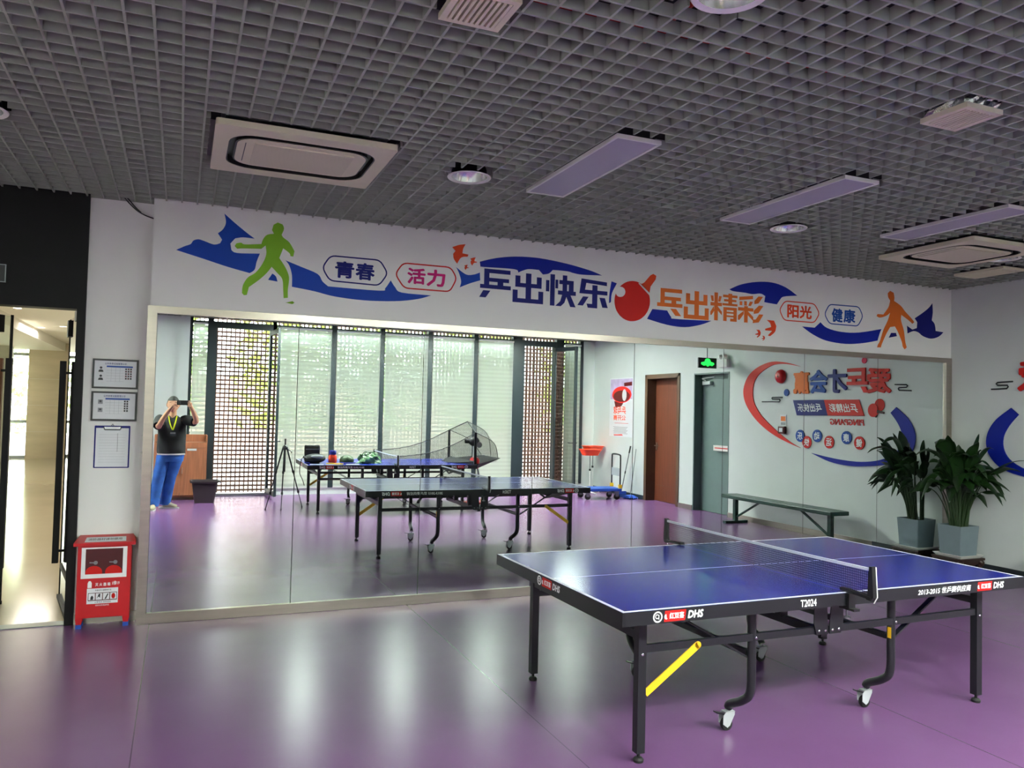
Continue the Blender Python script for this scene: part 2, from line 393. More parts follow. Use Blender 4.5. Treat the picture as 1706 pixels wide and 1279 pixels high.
def soften(pts, turn=38, n=4):
    """curve the gentle bends of a traced outline, keep its sharp corners"""
    L = len(pts); cor = []
    for i in range(L):
        a = Vector(pts[i])-Vector(pts[i-1]); b = Vector(pts[(i+1) % L])-Vector(pts[i])
        if a.length > 1e-6 and b.length > 1e-6 and math.degrees(a.angle(b)) > turn: cor.append(i)
    if len(cor) < 2: return [(q.x, q.y) for q in catmull([(u, v, 0) for u, v in pts], n, True)]
    out = []
    for c0, c1 in zip(cor, cor[1:]+[cor[0]+L]):
        seg = [(*pts[k % L], 0) for k in range(c0, c1+1)]
        out += [(q.x, q.y) for q in catmull(seg, n)][:-1] if len(seg) > 2 else [tuple(seg[0][:2])]
    return out
F_front = lambda u, v, d: (u, 6.600-d, v)            # white fascia above the mirror (X, Z)
F_strip = lambda u, v, d: (u, SY-d, v)               # recessed wall beside it
F_right = lambda u, v, d: (XR-0.001-d, u, v)               # right wall (Y, Z)
# ------------------------------------------------------------------ the setting
b = MB(); b.box((XL, WY-0.1, -0.1), (XR+0.34, SY+0.02, 0), 'purple_vinyl'); struct(b.build('floor'))
# wall behind the mirror and the white fascia over it
b = MB(); b.box((-0.235, 6.600, 2.405), (XR, 6.80, 3.9), 'white_paint'); b.box((-0.235, 6.625, 0), (XR, 6.80, 2.405), 'white_paint'); struct(b.build('wall_front'))
b = MB(); b.box((-0.685, SY, 0), (-0.235, SY+0.12, 3.9), 'white_paint'); struct(b.build('wall_side'))
b = MB()      # with two deep door openings
for ya, yb, za in ((WY-0.1, 0.04, 0), (1.10, 1.57, 0), (2.55, 6.8, 0), (0.04, 1.10, 2.375), (1.57, 2.55, 2.40)): b.box((XR, ya, za), (XR+0.30, yb, 3.9), 'grey_wall')
b.box((XR+0.30, WY-0.1, -0.1), (XR+0.34, 6.8, 3.9), 'grey_wall'); struct(b.build('wall_right'))
b = MB(); b.box((XL-0.2, WY-0.1, 0), (XL, SY+0.1, 3.9), 'white_paint'); struct(b.build('wall_left'))
b = MB(); b.box((XL, WY-0.12, 0), (0.0, WY, 3.9), 'grey_wall'); b.box((-0.03, WY-0.12, 0), (0.12, WY+0.10, 3.9), 'grey_wall')
b.box((8.07, WY-0.12, 0), (XR, WY, 3.9), 'grey_wall'); b.box((0.12, WY-0.12, 3.26), (8.07, WY, 3.9), 'grey_wall'); struct(b.build('wall_back'))
b = MB(); b.box((0.12, WY-0.12, 0), (0.50, WY+0.02, 0.125), 'grey_wall'); b.box((1.60, WY-0.12, 0), (6.60, WY+0.02, 0.125), 'grey_wall'); b.box((7.42, WY-0.12, 0), (8.07, WY+0.02, 0.125), 'grey_wall')
b.box((0.5, WY-0.12, 0), (1.6, WY, 0.04), 'grey_metal'); b.box((6.6, WY-0.12, 0), (7.42, WY, 0.04), 'grey_metal'); struct(b.build('trim_1'))
# open-cell ceiling grid with openings for the units set in it
holes = [(0.10, 1.15, 4.46, 5.42), (5.98, 6.97, 4.50, 5.54), (0.86, 1.14, 2.66, 2.93), (3.385, 3.665, 2.585, 2.885), (7.42, 7.77, 5.28, 5.86),
         (2.16, 2.49, 3.76, 5.07), (3.83, 4.16, 3.77, 5.09), (5.35, 5.68, 3.77, 4.93)]
dls = [(1.715, 4.92), (4.53, 5.06), (7.10, 5.06), (1.795, 2.32), (-1.05, 4.95)]
holes += [(x-0.15, x+0.15, y-0.15, y+0.15) for x, y in dls]
b = MB(); P = 0.11; g0 = CZ+0.008; gh = 0.052; tk = 0.0055
def spans(a, c, cuts):
    segs = [(a, c)]
    for lo, hi in cuts:
        segs = [q for s0, s1 in segs for q in ((s0, min(s1, lo)), (max(s0, hi), s1)) if q[1]-q[0] > 0.01]
    return segs
i = 0; y = WY+0.05
while y < SY:
    for s0, s1 in spans(XL, XR if y < 6.59 else -0.24, [(h[0], h[1]) for h in holes if h[2] < y < h[3]]):
        b.box((s0, y-tk, g0), (s1, y+tk, g0+gh), 'grid_grey')
    y += P
x = XL+0.06
while x < XR:
    for s0, s1 in spans(WY, 6.598 if x > -0.24 else SY, [(h[2], h[3]) for h in holes if h[0] < x < h[1]]):
        b.box((x-tk, s0, g0+0.0005), (x+tk, s1, g0+gh-0.0005), 'grid_grey')
    x += P
struct(b.build('ceiling'))
b = MB(); b.box((XL, WY-0.1, 3.9), (XR+0.1, SY+0.1, 4.0), 'void_black'); struct(b.build('ceiling'))
b = MB()
for y in (1.2, 3.3): b.tube([(XL, y, 3.55), (XR, y, 3.55)], 0.04, 'red_paint', 12)
for x in (2.2, 5.4): b.tube([(x, WY, 3.66), (x, 6.59, 3.66)], 0.03, 'red_paint', 12)
struct(b.build('trim_2'))
# baseboards
b = MB(); b.box((XR-0.015, WY, 0), (XR, -0.012, 0.085), 'dark_frame'); b.box((XR-0.015, 1.152, 0), (XR, 1.565, 0.085), 'steel'); b.box((XR-0.015, 2.56, 0), (XR, 5.5, 0.085), 'steel'); b.box((XR-0.015, 5.5, 0), (XR, 6.585, 0.085), 'dark_frame'); struct(b.build('baseboard_right'))
b = MB(); b.box((-0.685, SY-0.012, 0), (-0.25, SY, 0.07), 'steel'); struct(b.build('baseboard_side'))
b = MB(); b.box((XL, WY, 0), (-0.03, WY+0.012, 0.085), 'steel'); struct(b.build('baseboard_back'))

# glass door to the lobby with its black portal
b = MB(); b.box((XL, SY-0.03, 2.40), (-0.68, SY+0.12, 3.9), 'black_panel'); struct(b.build('trim_3'))
b = MB(); b.box((-0.738, SY-0.035, 0), (-0.68, SY+0.12, 2.42), 'black_panel'); b.box((XL, SY-0.035, 2.355), (-0.738, SY+0.12, 2.42), 'black_panel'); b.box((XL, SY-0.02, -0.005), (-0.738, SY+0.1, 0.006), 'grey_metal'); struct(b.build('door_1'))
def leaf(name, hx, hy, ex, ey, wood):
    g = MB(); g.bar((hx, hy, 1.19), (ex, ey, 1.19), 0.012, 2.32, 'door_glass'); o = struct(g.build(name))
    d = Vector((ex-hx, ey-hy, 0)).normalized(); n = Vector((-d.y, d.x, 0))
    hb = MB(); p = Vector((ex, ey, 0))-d*0.05
    for s in (1, -1):
        q = p+n*0.05*s
        hb.bar(q+Vector((0, 0, 0.30)), q+Vector((0, 0, 2.00)), 0.045, 0.045, 'walnut' if s == wood else 'black_panel')
        for z in (0.4, 1.9): hb.bar(p+Vector((0, 0, z)), q+Vector((0, 0, z)), 0.02, 0.02, 'black_panel')
    hb.build('door_handle', o)
    c = MB(); c.bar(Vector((hx, hy, 0.012))+d*0.0, Vector((ex, ey, 0.012)), 0.05, 0.03, 'black_panel'); c.bar(Vector((ex, ey, 0.02)), Vector((ex, ey, 2.36)), 0.02, 0.02, 'black_panel')
    c.bar(Vector((hx, hy, 2.33)), Vector((hx, hy, 2.33))+d*0.2, 0.05, 0.08, 'black_panel'); c.bar(Vector((hx, hy, 2.28))+d*0.78, Vector((hx, hy, 2.28))+d*0.9, 0.05, 0.14, 'black_panel')
    c.bar(Vector((hx, hy, 0.28)), p+Vector((0, 0, 0.28)), 0.03, 0.035, 'black_panel'); c.build('door_clamp', o)
leaf('door_2', -0.73, 6.90, -0.885, 7.72, -1)
leaf('door_3', -1.95, 6.86, -1.30, 7.60, 1)

# the lobby
b = MB(); b.box((-9.5, SY+0.02, -0.1), (1.0, 27, 0), 'marble_floor'); struct(b.build('floor'))
b = MB(); b.box((-9.5, SY+0.13, 3.3), (1.0, 27, 3.4), 'white_ceiling'); b.box((-9.5, 14, 3.08), (-3.1, 26, 3.3), 'white_ceiling'); struct(b.build('ceiling'))
b = MB(); b.box((-4.0, 26, 0), (1.0, 26.3, 3.3), 'marble')
for z in (0.75, 1.5, 2.25): b.box((-4.0, 25.992, z), (1.0, 26, z+0.012), 'column_stone')
struct(b.build('wall_lobby'))
b = MB(); b.box((-0.55, SY+0.13, 0), (-0.4, 27, 3.3), 'white_paint'); b.box((-9.6, SY+0.13, 0), (-9.5, 27, 3.3), 'white_paint'); b.box((-9.5, SY+0.13, 0), (XL-0.2, SY+0.3, 3.3), 'white_paint'); struct(b.build('wall_lobby_side'))
b = MB(); b.box((-4.75, 24.6, 0), (-4.22, 25.1, 3.3), 'column_stone'); struct(b.build('trim_4'))
b = MB()
for z in (0.0, 1.0, 2.9): b.box((-9.5, 25.95, z), (-4.0, 26.05, z+0.08), 'grey_metal')
for x in (-9.5, -8.1, -6.7, -5.3): b.box((x, 25.95, 0), (x+0.08, 26.05, 3.3), 'grey_metal')
w = struct(b.build('window_1')); g = MB(); g.box((-9.5, 25.99, 0), (-4.0, 26.01, 3.3), 'clear_glass'); g.build('pane', w)
for i, (x, y, lab) in enumerate(((-2.66, 12.3, 'nearest'), (-2.25, 13.2, 'second'), (-2.75, 16.5, 'third'), (-2.45, 20.0, 'fourth'), (-2.95, 20.6, 'fifth'))):
    t = thing('downlight', 'small round lit downlight in the lobby ceiling, %s from the glass door' % lab, 'light', (x, y, 3.3 if x > -3.1 else 3.08), 0, 'lobby downlights')
    g = MB(); g.lathe([(0.062, 0), (0.075, -0.006), (0.075, -0.001)], (0, 0, 0), 'white_plastic', 20); g.build('trim_ring', t, True)
    g = MB(); g.lathe([(0.0, -0.004), (0.062, -0.004)], (0, 0, 0), 'lamp_glow', 20); g.build('lens', t)

# window wall: mullions, panes, two open lattice doorways
mull = [(0.12, 0.17), (0.42, 0.52), (1.56, 1.62), (2.64, 2.73), (3.585, 3.67), (4.556, 4.646), (5.535, 5.626), (6.41, 6.62), (7.42, 7.60), (7.995, 8.07)]
panes = [(0.17, 0.42), (1.62, 2.64), (2.73, 3.585), (3.67, 4.556), (4.646, 5.535), (5.626, 6.41), (7.60, 7.995)]
for k, (x0, x1) in enumerate(panes):
    f = MB(); z0 = 0.125; z1 = 3.26
    L = [m for m in mull if abs(m[1]-x0) < 0.01][0]; R = [m for m in mull if abs(m[0]-x1) < 0.01][0]
    f.box((L[0], WY-0.10, z0), (L[1], WY+0.03, z1), 'dark_frame')
    if k in (0, 5, 6): f.box((R[0], WY-0.10, z0 if k == 6 else 0), (R[1], WY+0.03, z1), 'dark_frame')
    f.box((x0, WY-0.08, z0), (x1, WY, z0+0.05), 'dark_frame'); f.box((x0, WY-0.08, 3.115), (x1, WY, 3.165), 'dark_frame')
    w = struct(f.build('window_%d' % (k+2)))
    g = MB(); g.box((x0, WY-0.052, z0+0.05), (x1, WY-0.046, z1), 'clear_glass'); g.build('pane', w)
b = MB(); b.box((1.56, WY-0.1, 0), (1.62, WY+0.03, 3.26), 'dark_frame'); struct(b.build('trim_5'))
def opendoor(name, x0, x1, hx, ex, ey):
    f = MB(); f.box((x0, WY-0.09, 3.05), (x1, WY+0.02, 3.165), 'dark_frame'); f.box((x0, WY-0.09, 0.04), (x0+0.06, WY+0.02, 3.05), 'dark_frame'); f.box((x1-0.06, WY-0.09, 0.04), (x1, WY+0.02, 3.05), 'dark_frame')
    o = struct(f.build(name))
    lf = MB(); h = Vector((hx, WY+0.03, 0)); e = Vector((ex, ey, 0)); d = (e-h).normalized()
    for p in (h, e-d*0.07): lf.bar(p+d*0.035+Vector((0, 0, 0.06)), p+d*0.035+Vector((0, 0, 3.03)), 0.045, 0.07, 'dark_frame')
    for z in (0.10, 2.99): lf.bar(h+Vector((0, 0, z)), e+Vector((0, 0, z)), 0.045, 0.08, 'dark_frame')
    lo = lf.build('door_leaf', o)
    g = MB(); g.bar(h+d*0.07+Vector((0, 0, 1.545)), e-d*0.07+Vector((0, 0, 1.545)), 0.008, 2.81, 'clear_glass'); g.build('pane', lo)
    n = Vector((-d.y, d.x, 0)); hd = MB(); q = e-d*0.04+Vector((0, 0, 1.03))
    for s in (1, -1):
        hd.tube([q+n*0.02*s, q+n*0.07*s, q+n*0.07*s-d*0.12], 0.009, 'dark_frame', 8)
    hd.build('door_handle', lo)
opendoor('door_4', 0.52, 1.56, 1.52, 1.585, WY+0.86)
opendoor('door_5', 6.62, 7.42, 7.36, 7.56, WY+0.72)
# roller blinds
blinds = [((0.175, 0.415), 0.75, 'narrow white roller blind above the brown cupboard'), ((1.625, 2.635), 0.14, 'white roller blind behind the black tripod'), ((2.735, 3.58), 0.14, 'white roller blind behind the green plastic bag'),
          ((3.675, 4.55), 0.14, 'white roller blind behind the raised net post of the far table'), ((4.65, 5.53), 0.14, 'white roller blind behind the peak of the ball-catching net'), ((5.63, 6.405), 0.14, 'white roller blind between the catching net and the right open doorway'), ((7.605, 7.99), 0.14, 'narrow white roller blind beside the orange basins')]
def ramp_blind(x0, x1, z0, z1, y):
    """slightly wavy hanging cloth"""
    m = MB(); nx, nz = 6, 16; vs = []
    for j in range(nz+1):
        for i in range(nx+1):
            u = i/nx; vv = j/nz
            vs.append((x0+(x1-x0)*u, y+0.004*math.sin(5*u+x0)*math.sin(PI*vv), z0+(z1-z0)*vv))
    m.add(vs, [(j*(nx+1)+i, j*(nx+1)+i+1, (j+1)*(nx+1)+i+1, (j+1)*(nx+1)+i) for j in range(nz) for i in range(nx)], 'blind_fabric')
    return m
for (x0, x1), z0, lab in blinds:
    if x0 < 0.2: z0 = 0.14
    t = thing('roller_blind', lab, 'blind', ((x0+x1)/2, WY+0.045, 0), 0, 'roller blinds on the window wall'); cx = (x0+x1)/2
    ramp_blind(x0-cx, x1-cx, z0, 3.10, 0).build('fabric', t, True)
    g = MB(); g.tube([(x0-cx, 0.012, 3.11), (x1-cx, 0.012, 3.11)], 0.02, 'white_plastic', 12); g.build('roller_tube', t, True)
    g = MB(); g.box((x0-cx, -0.008, z0-0.014), (x1-cx, 0.008, z0+0.012), 'white_plastic'); g.build('bottom_bar', t)
    if x1-x0 > 0.5:
        g = MB(); g.tube([(x1-cx-0.03, 0.035, 3.1), (x1-cx-0.03, 0.035, 1.2)], 0.003, 'white_plastic', 6); g.build('pull_chain', t)
# terracotta lattice screen outside
b = MB(); ly = WY-0.62; z = 0.03
while z < 3.3:
    b.box((-0.6, ly-0.05, z), (8.9, ly+0.05, z+0.030), 'brick_lattice'); z += 0.083
x = -0.6
while x < 8.9:
    b.box((x, ly-0.045, 0), (x+0.020, ly+0.045, 3.3), 'brick_lattice'); x += 0.080
struct(b.build('wall_lattice'))
b = MB(); b.box((-20, -26, -0.25), (25, WY-0.12, -0.12), 'paving'); b.box((-40, 27, -0.25), (5, 45, -0.12), 'paving'); struct(b.build('ground'))
b = MB(); b.box((-14, -16, -0.2), (22, -15.5, 2.6), 'facade'); struct(b.build('wall_garden'))
def tree(x, y, h, r, m, lab, seed, n=950, low=0.5):
    rr = random.Random(seed); t = thing('garden_tree', lab, 'tree', (x, y, -0.12), 0, 'trees outside the windows')
    g = MB(); g.tube([(0, 0, 0), (0.05, 0.02, h*0.4), (0, 0, h*0.8)], [0.10, 0.08, 0.03], 'bark', 10); g.build('trunk', t, True)
    g = MB()
    for _ in range(n):
        u = rr.random()*2*PI; q = r*(rr.random()**0.45); z = low+(h-low)*rr.random(); q *= 0.45+0.55*math.sin(PI*min(1, max(0.05, (z-low*0.3)/h)))
        c = Vector((q*math.cos(u), q*math.sin(u), z)); a = Vector((rr.gauss(0, 1), rr.gauss(0, 1), rr.gauss(0, .6))).normalized(); k = a.orthogonal().normalized(); s = 0.07+0.10*rr.random()
        g.add([c-a*s, c+k*s*0.5, c+a*s, c-k*s*0.5], [(0, 1, 2, 3)], m)
    g.build('foliage', t)
for i, (x, y, h, r, m, lab) in enumerate(((2.2, -5.2, 4.6, 1.3, 'tree_leaf', 'leafy tree seen through the upper half of the left doorway lattice'), (4.75, -6.3, 4.8, 1.15, 'tree_leaf_dark', 'tree behind the blind beside the left open doorway'),
        (7.1, -6.0, 4.4, 1.1, 'tree_leaf', 'tree behind the blinds in the middle of the window wall'), (9.75, -5.2, 4.6, 1.3, 'tree_leaf', 'bright green tree outside the right open doorway'), (12.5, -5.8, 4.8, 1.25, 'tree_leaf_dark', 'tree outside past the right end of the window wall'), (-0.55, -6.0, 4.6, 1.25, 'tree_leaf_dark', 'tree outside past the brown cupboard'))):
    tree(x, y, h, r, m, lab, 30+i, low=1.25)
tree(-5.6, 29.5, 4.0, 1.6, 'tree_leaf', 'green tree outside the far lobby window', 77, low=0.6)

# mirror wall: eight tall panels in a brushed steel frame
x0m, wm, z0m, z1m = -0.184, 1.0569, 0.078, 2.350
t = thing('wall_mirror', 'wall-wide mirror of eight tall panels in a brushed steel frame', 'mirror', (0, 0, 0))
for i in range(8):
    g = MB(); a = x0m+i*wm+0.0028; c = x0m+(i+1)*wm-0.0028
    g.add([(a, MY, z0m), (c, MY, z0m), (c, MY, z1m), (a, MY, z1m)], [(0, 1, 2, 3)], 'mirror_silver')
    g.add([(a, MY, z0m), (c, MY, z0m), (c, MY, z1m), (a, MY, z1m), (a, MY+0.006, z0m), (c, MY+0.006, z0m), (c, MY+0.006, z1m), (a, MY+0.006, z1m)], [(4, 7, 6, 5), (0, 4, 5, 1), (1, 5, 6, 2), (2, 6, 7, 3), (3, 7, 4, 0)], 'mirror_edge')
    g.build('mirror_panel', t)
g = MB(); g.box((x0m-0.002, MY+0.0065, z0m-0.002), (x0m+8*wm+0.002, MY+0.012, z1m+0.002), 'mirror_edge'); g.build('backing', t)
g = MB(); fy0, fy1 = 6.588, 6.624
g.box((-0.25, fy0, 0.002), (XR-0.002, fy1, z0m), 'steel'); g.box((-0.25, fy0, z1m), (XR-0.002, fy1, 2.404), 'steel')
g.box((-0.25, fy0-0.001, 0.0), (x0m, fy1, 2.404), 'steel'); g.box((x0m+8*wm, fy0-0.001, 0), (XR-0.002, fy1, 2.404), 'steel'); g.box((-0.25, fy1, 0), (-0.236, SY, 2.404), 'steel')
g.build('mirror_frame', t)

# doors in the right wall, set deep in their openings
b = MB(); y0, y1, z1, dx = 0.04, 1.10, 2.375, 0.19
for ya, yb in ((y0, y0+0.03), (y1-0.03, y1)): b.box((XR-0.012, ya, 0), (XR+0.29, yb, z1), 'brown_frame')
b.box((XR-0.012, y0, z1-0.03), (XR+0.29, y1, z1), 'brown_frame')
for ya, yb in ((y0-0.05, y0), (y1, y1+0.05)): b.box((XR-0.014, ya, 0), (XR-0.002, yb, z1+0.05), 'brown_frame')
b.box((XR-0.014, y0-0.05, z1), (XR-0.002, y1+0.05, z1+0.05), 'brown_frame')
d = struct(b.build('door_6')); g = MB(); g.box((XR+dx, y0+0.031, 0.005), (XR+dx+0.045, y1-0.031, z1-0.031), 'brown_door'); g.box((XR+dx-0.004, y0+0.10, 0.30), (XR+dx, y1-0.10, 0.305), 'brown_frame'); lf = g.build('door_leaf', d)
g = MB(); g.box((XR+dx-0.012, y0+0.07, 0.98), (XR+dx, y0+0.11, 1.12), 'steel'); g.tube([(XR+dx-0.01, y0+0.09, 1.06), (XR+dx-0.055, y0+0.09, 1.06), (XR+dx-0.055, y0+0.22, 1.06)], 0.010, 'steel', 10); g.build('door_handle', lf, True)
b = MB(); y0, y1, z1, dx = 1.57, 2.55, 2.40, 0.15
for ya, yb in ((y0, y0+0.025), (y1-0.025, y1)): b.box((XR-0.004, ya, 0), (XR+0.29, yb, z1), 'grey_door')
b.box((XR-0.004, y0, z1-0.025), (XR+0.29, y1, z1), 'grey_door')
d = struct(b.build('door_7')); g = MB(); g.box((XR+dx, y0+0.026, 0.005), (XR+dx+0.045, y1-0.026, z1-0.026), 'grey_door'); lf = g.build('door_leaf', d)
g = MB(); g.box((XR+dx-0.06, 2.02, 1.07), (XR+dx, 2.48, 1.16), 'white_plastic'); g.box((XR+dx-0.063, 2.06, 1.108), (XR+dx-0.06, 2.44, 1.124), 'red_ink'); g.build('push_bar', lf)
g = MB(); g.box((XR+dx-0.06, 1.68, 2.20), (XR+dx, 1.90, 2.26), 'zinc'); g.bar((XR+dx-0.05, 1.78, 2.27), (XR+dx-0.05, 1.66, 2.31), 0.02, 0.012, 'zinc'); g.bar((XR+dx-0.05, 1.66, 2.31), (XR+dx-0.02, 1.98, 2.335), 0.02, 0.012, 'zinc'); g.build('door_closer', lf)
# ------------------------------------------------------------------ things in the ceiling
def cassette(loc, sx, sy, label):
    t = thing('air_conditioner', label, 'air conditioner', loc, 0, 'cassette air conditioners')
    F = lambda u, v, d: (u, v, -d)
    R = lambda x, y, r: rrect(-x, -y, x, y, r)
    a, c = sx/2, sy/2
    g = MB(); outer = R(a, c, 0.02); mid = R(a*0.84, c*0.74, 0.16)
    g.ring(outer, mid, lambda u, v, d: (u, v, 0.0-d+0.02), 0.035, 'beige_plastic'); g.build('fascia_plate', t, True)
    g = MB(); g.ring(mid, R(a*0.70, c*0.54, 0.10), lambda u, v, d: (u, v, 0.04-d), 0.012, 'black_plastic')
    g.ring(mid, R(a*0.825, c*0.722, 0.155), lambda u, v, d: (u, v, 0.045-d), 0.057, 'black_plastic'); g.ring(R(a*0.765, c*0.602, 0.125), R(a*0.743, c*0.578, 0.12), lambda u, v, d: (u, v, 0.042-d), 0.050, 'black_plastic'); g.build('air_slot', t)
    g = MB(); g.prism(R(a*0.745, c*0.58, 0.12), lambda u, v, d: (u, v, 0.03-d), 0.042, 'beige_plastic'); g.box((-a*0.66, -c*0.40, -0.0135), (-a*0.65, c*0.40, -0.012), 'black_plastic'); g.build('centre_panel', t, True)
    g = MB(); g.box((-a*0.56, -c*0.46, -0.020), (a*0.58, c*0.46, -0.012), 'grille_beige'); g.build('intake_grille', t)
    g = MB(); g.box((-a*0.9, -c*0.9, 0.052), (a*0.9, c*0.9, 0.30), 'grey_metal'); g.build('casing', t)
    return t
cassette((0.625, 4.94, CZ-0.02), 1.0, 0.90, 'large beige cassette air conditioner in the ceiling above the green player')
cassette((6.475, 5.02, CZ-0.02), 0.95, 0.98, 'beige cassette air conditioner at the right side of the ceiling near the corner')
def vent(loc, sx, sy, label, foil=False):
    t = thing('air_vent', label, 'vent', loc, 0, 'small ceiling vents'); a, c = sx/2, sy/2
    g = MB(); g.ring([(-a, -c), (a, -c), (a, c), (-a, c)], [(-a*.8, -c*.8), (a*.8, -c*.8), (a*.8, c*.8), (-a*.8, c*.8)], lambda u, v, d: (u, v, 0.02-d), 0.025, 'beige_plastic'); g.build('vent_frame', t)
    g = MB(); n = 9
    for k in range(n):
        x = -a*.8+a*1.6*(k+.5)/n; g.bar((x, -c*.8, 0.0), (x, c*.8, 0.0), 0.012, 0.018, 'beige_plastic')
    g.build('louvre', t)
    g = MB(); g.box((-a*.82, -c*.82, 0.035), (a*.82, c*.82, 0.25), 'black_plastic'); g.build('duct_collar', t)
    if foil:
        g = MB(); rr = random.Random(3); n = 26; vs = []
        for j in range(4):
            for k in range(n):
                an = 2*PI*k/n; ca, sa = math.cos(an), math.sin(an); q = max(abs(ca), abs(sa)); w = 1.0+rr.uniform(-.03, .12)*(j > 0)
                vs.append((a*ca/q*w*0.98, c*sa/q*w*0.98, 0.021+0.024*j+rr.uniform(-.006, .006)*(j > 0)))
        g.add(vs, [(j*n+k, j*n+(k+1) % n, (j+1)*n+(k+1) % n, (j+1)*n+k) for j in range(3) for k in range(n)], 'foil'); g.build('foil_wrap', t)
vent((1.0, 2.80, CZ-0.015), 0.25, 0.25, 'beige slatted air vent at the top edge of the ceiling view')
vent((3.525, 2.735, CZ-0.035), 0.25, 0.26, 'beige slatted air vent wrapped in crumpled silver foil', True)
vent((7.595, 5.57, CZ-0.015), 0.32, 0.54, 'flat pale vent near the right corner, past the second air conditioner')
def panel(loc, sx, sy, label, lit=0.0):
    t = thing('ceiling_light', label, 'ceiling light', loc, 0, 'flat panel lights'); a, c = sx/2, sy/2
    g = MB(); g.ring([(-a, -c), (a, -c), (a, c), (-a, c)], [(-a+.014, -c+.014), (a-.014, -c+.014), (a-.014, c-.014), (-a+.014, c-.014)], lambda u, v, d: (u, v, 0.016-d), 0.022, 'white_plastic')
    g.box((-a+.002, -c+.002, 0.012), (a-.002, c-.002, 0.018), 'white_plastic'); g.build('light_frame', t)
    g = MB(); g.box((-a+.0145, -c+.0145, -0.001), (a-.0145, c-.0145, 0.0115), 'panel_lit' if lit else 'panel_lilac'); g.build('diffuser', t)
    for i in (-1, 1):
        for j in (-1, 1):
            g = MB(); g.tube([(i*(a-.03), j*(c-.03), 0.018), (i*(a-.03), j*(c-.03), 0.70)], 0.0022, 'black_metal', 6); g.build('hanger_wire', t)
    return t
panel((2.323, 4.41, CZ-0.004), 0.29, 1.25, 'long white panel light right of the first round downlight')
panel((3.995, 4.43, CZ-0.004), 0.29, 1.27, 'long white panel light in the middle of the right-hand ceiling half')
panel((5.515, 4.35, CZ-0.004), 0.29, 1.12, 'long white panel light at the right edge, beside the second air conditioner')
mat('panel_lit', '#ffffff', 0.4, emit='#f4fff4', estr=138.0)
for x, lab in ((1.96, 'lit panel light over the left end of the far table'), (3.58, 'lit panel light over the net of the far table'), (5.2, 'lit panel light past the robot end of the far table'), (6.82, 'added fill panel light nearest the right wall, above the blue trolley'), (-1.4, 'added fill panel light at the left end of the room')):
    panel((x, -0.1, CZ-0.004), 0.29, 1.25, lab, 1)  # the two end panels are added, out of view, to brighten the room
def downlight(x, y, label):
    t = thing('downlight', label, 'light', (x, y, CZ), 0, 'round ceiling downlights')
    g = MB(); g.lathe([(0.118, 0.004), (0.142, -0.004), (0.146, 0.002), (0.12, 0.012), (0.118, 0.004)], (0, 0, 0), 'white_plastic', 36); g.build('trim_ring', t, True)
    g = MB(); g.lathe([(0.118, 0.004), (0.112, 0.03), (0.095, 0.07), (0.07, 0.10), (0.045, 0.112)], (0, 0, 0), 'reflector', 36); g.build('reflector', t, True)
    g = MB(); g.lathe([(0.0, 0.085), (0.03, 0.088), (0.045, 0.112)], (0, 0, 0), 'white_plastic', 24); g.build('bulb', t, True)
    g = MB(); g.lathe([(0.122, 0.014), (0.115, 0.05), (0.1, 0.09), (0.08, 0.14), (0.0, 0.14)], (0, 0, 0), 'black_plastic', 24); g.build('housing', t, True)
for (x, y), lab in zip(dls, ('round downlight between the first air conditioner and the panel lights', 'round downlight below the tip of the middle panel light', 'round downlight overlapping the right air conditioner in view', 'large round downlight cut off by the top edge of the picture', 'round downlight at the left edge above the black wall panel')):
    downlight(x, y, lab)
b = MB(); b.tube(catmull([(-0.46, SY-0.012, 3.25), (-0.42, SY-0.012, 3.205), (-0.36, SY-0.014, 3.15), (-0.30, SY-0.014, 3.118), (-0.238, SY-0.014, 3.10)], 5), 0.005, 'black_plastic', 8)
b.tube(catmull([(-0.44, SY-0.02, 3.25), (-0.41, SY-0.022, 3.215), (-0.37, SY-0.02, 3.17), (-0.33, SY-0.014, 3.135)], 5), 0.005, 'black_plastic', 8)
tag(b.build('loose_cable', None, True), 'loose black cable drooping from the ceiling left of the white fascia', 'cable')

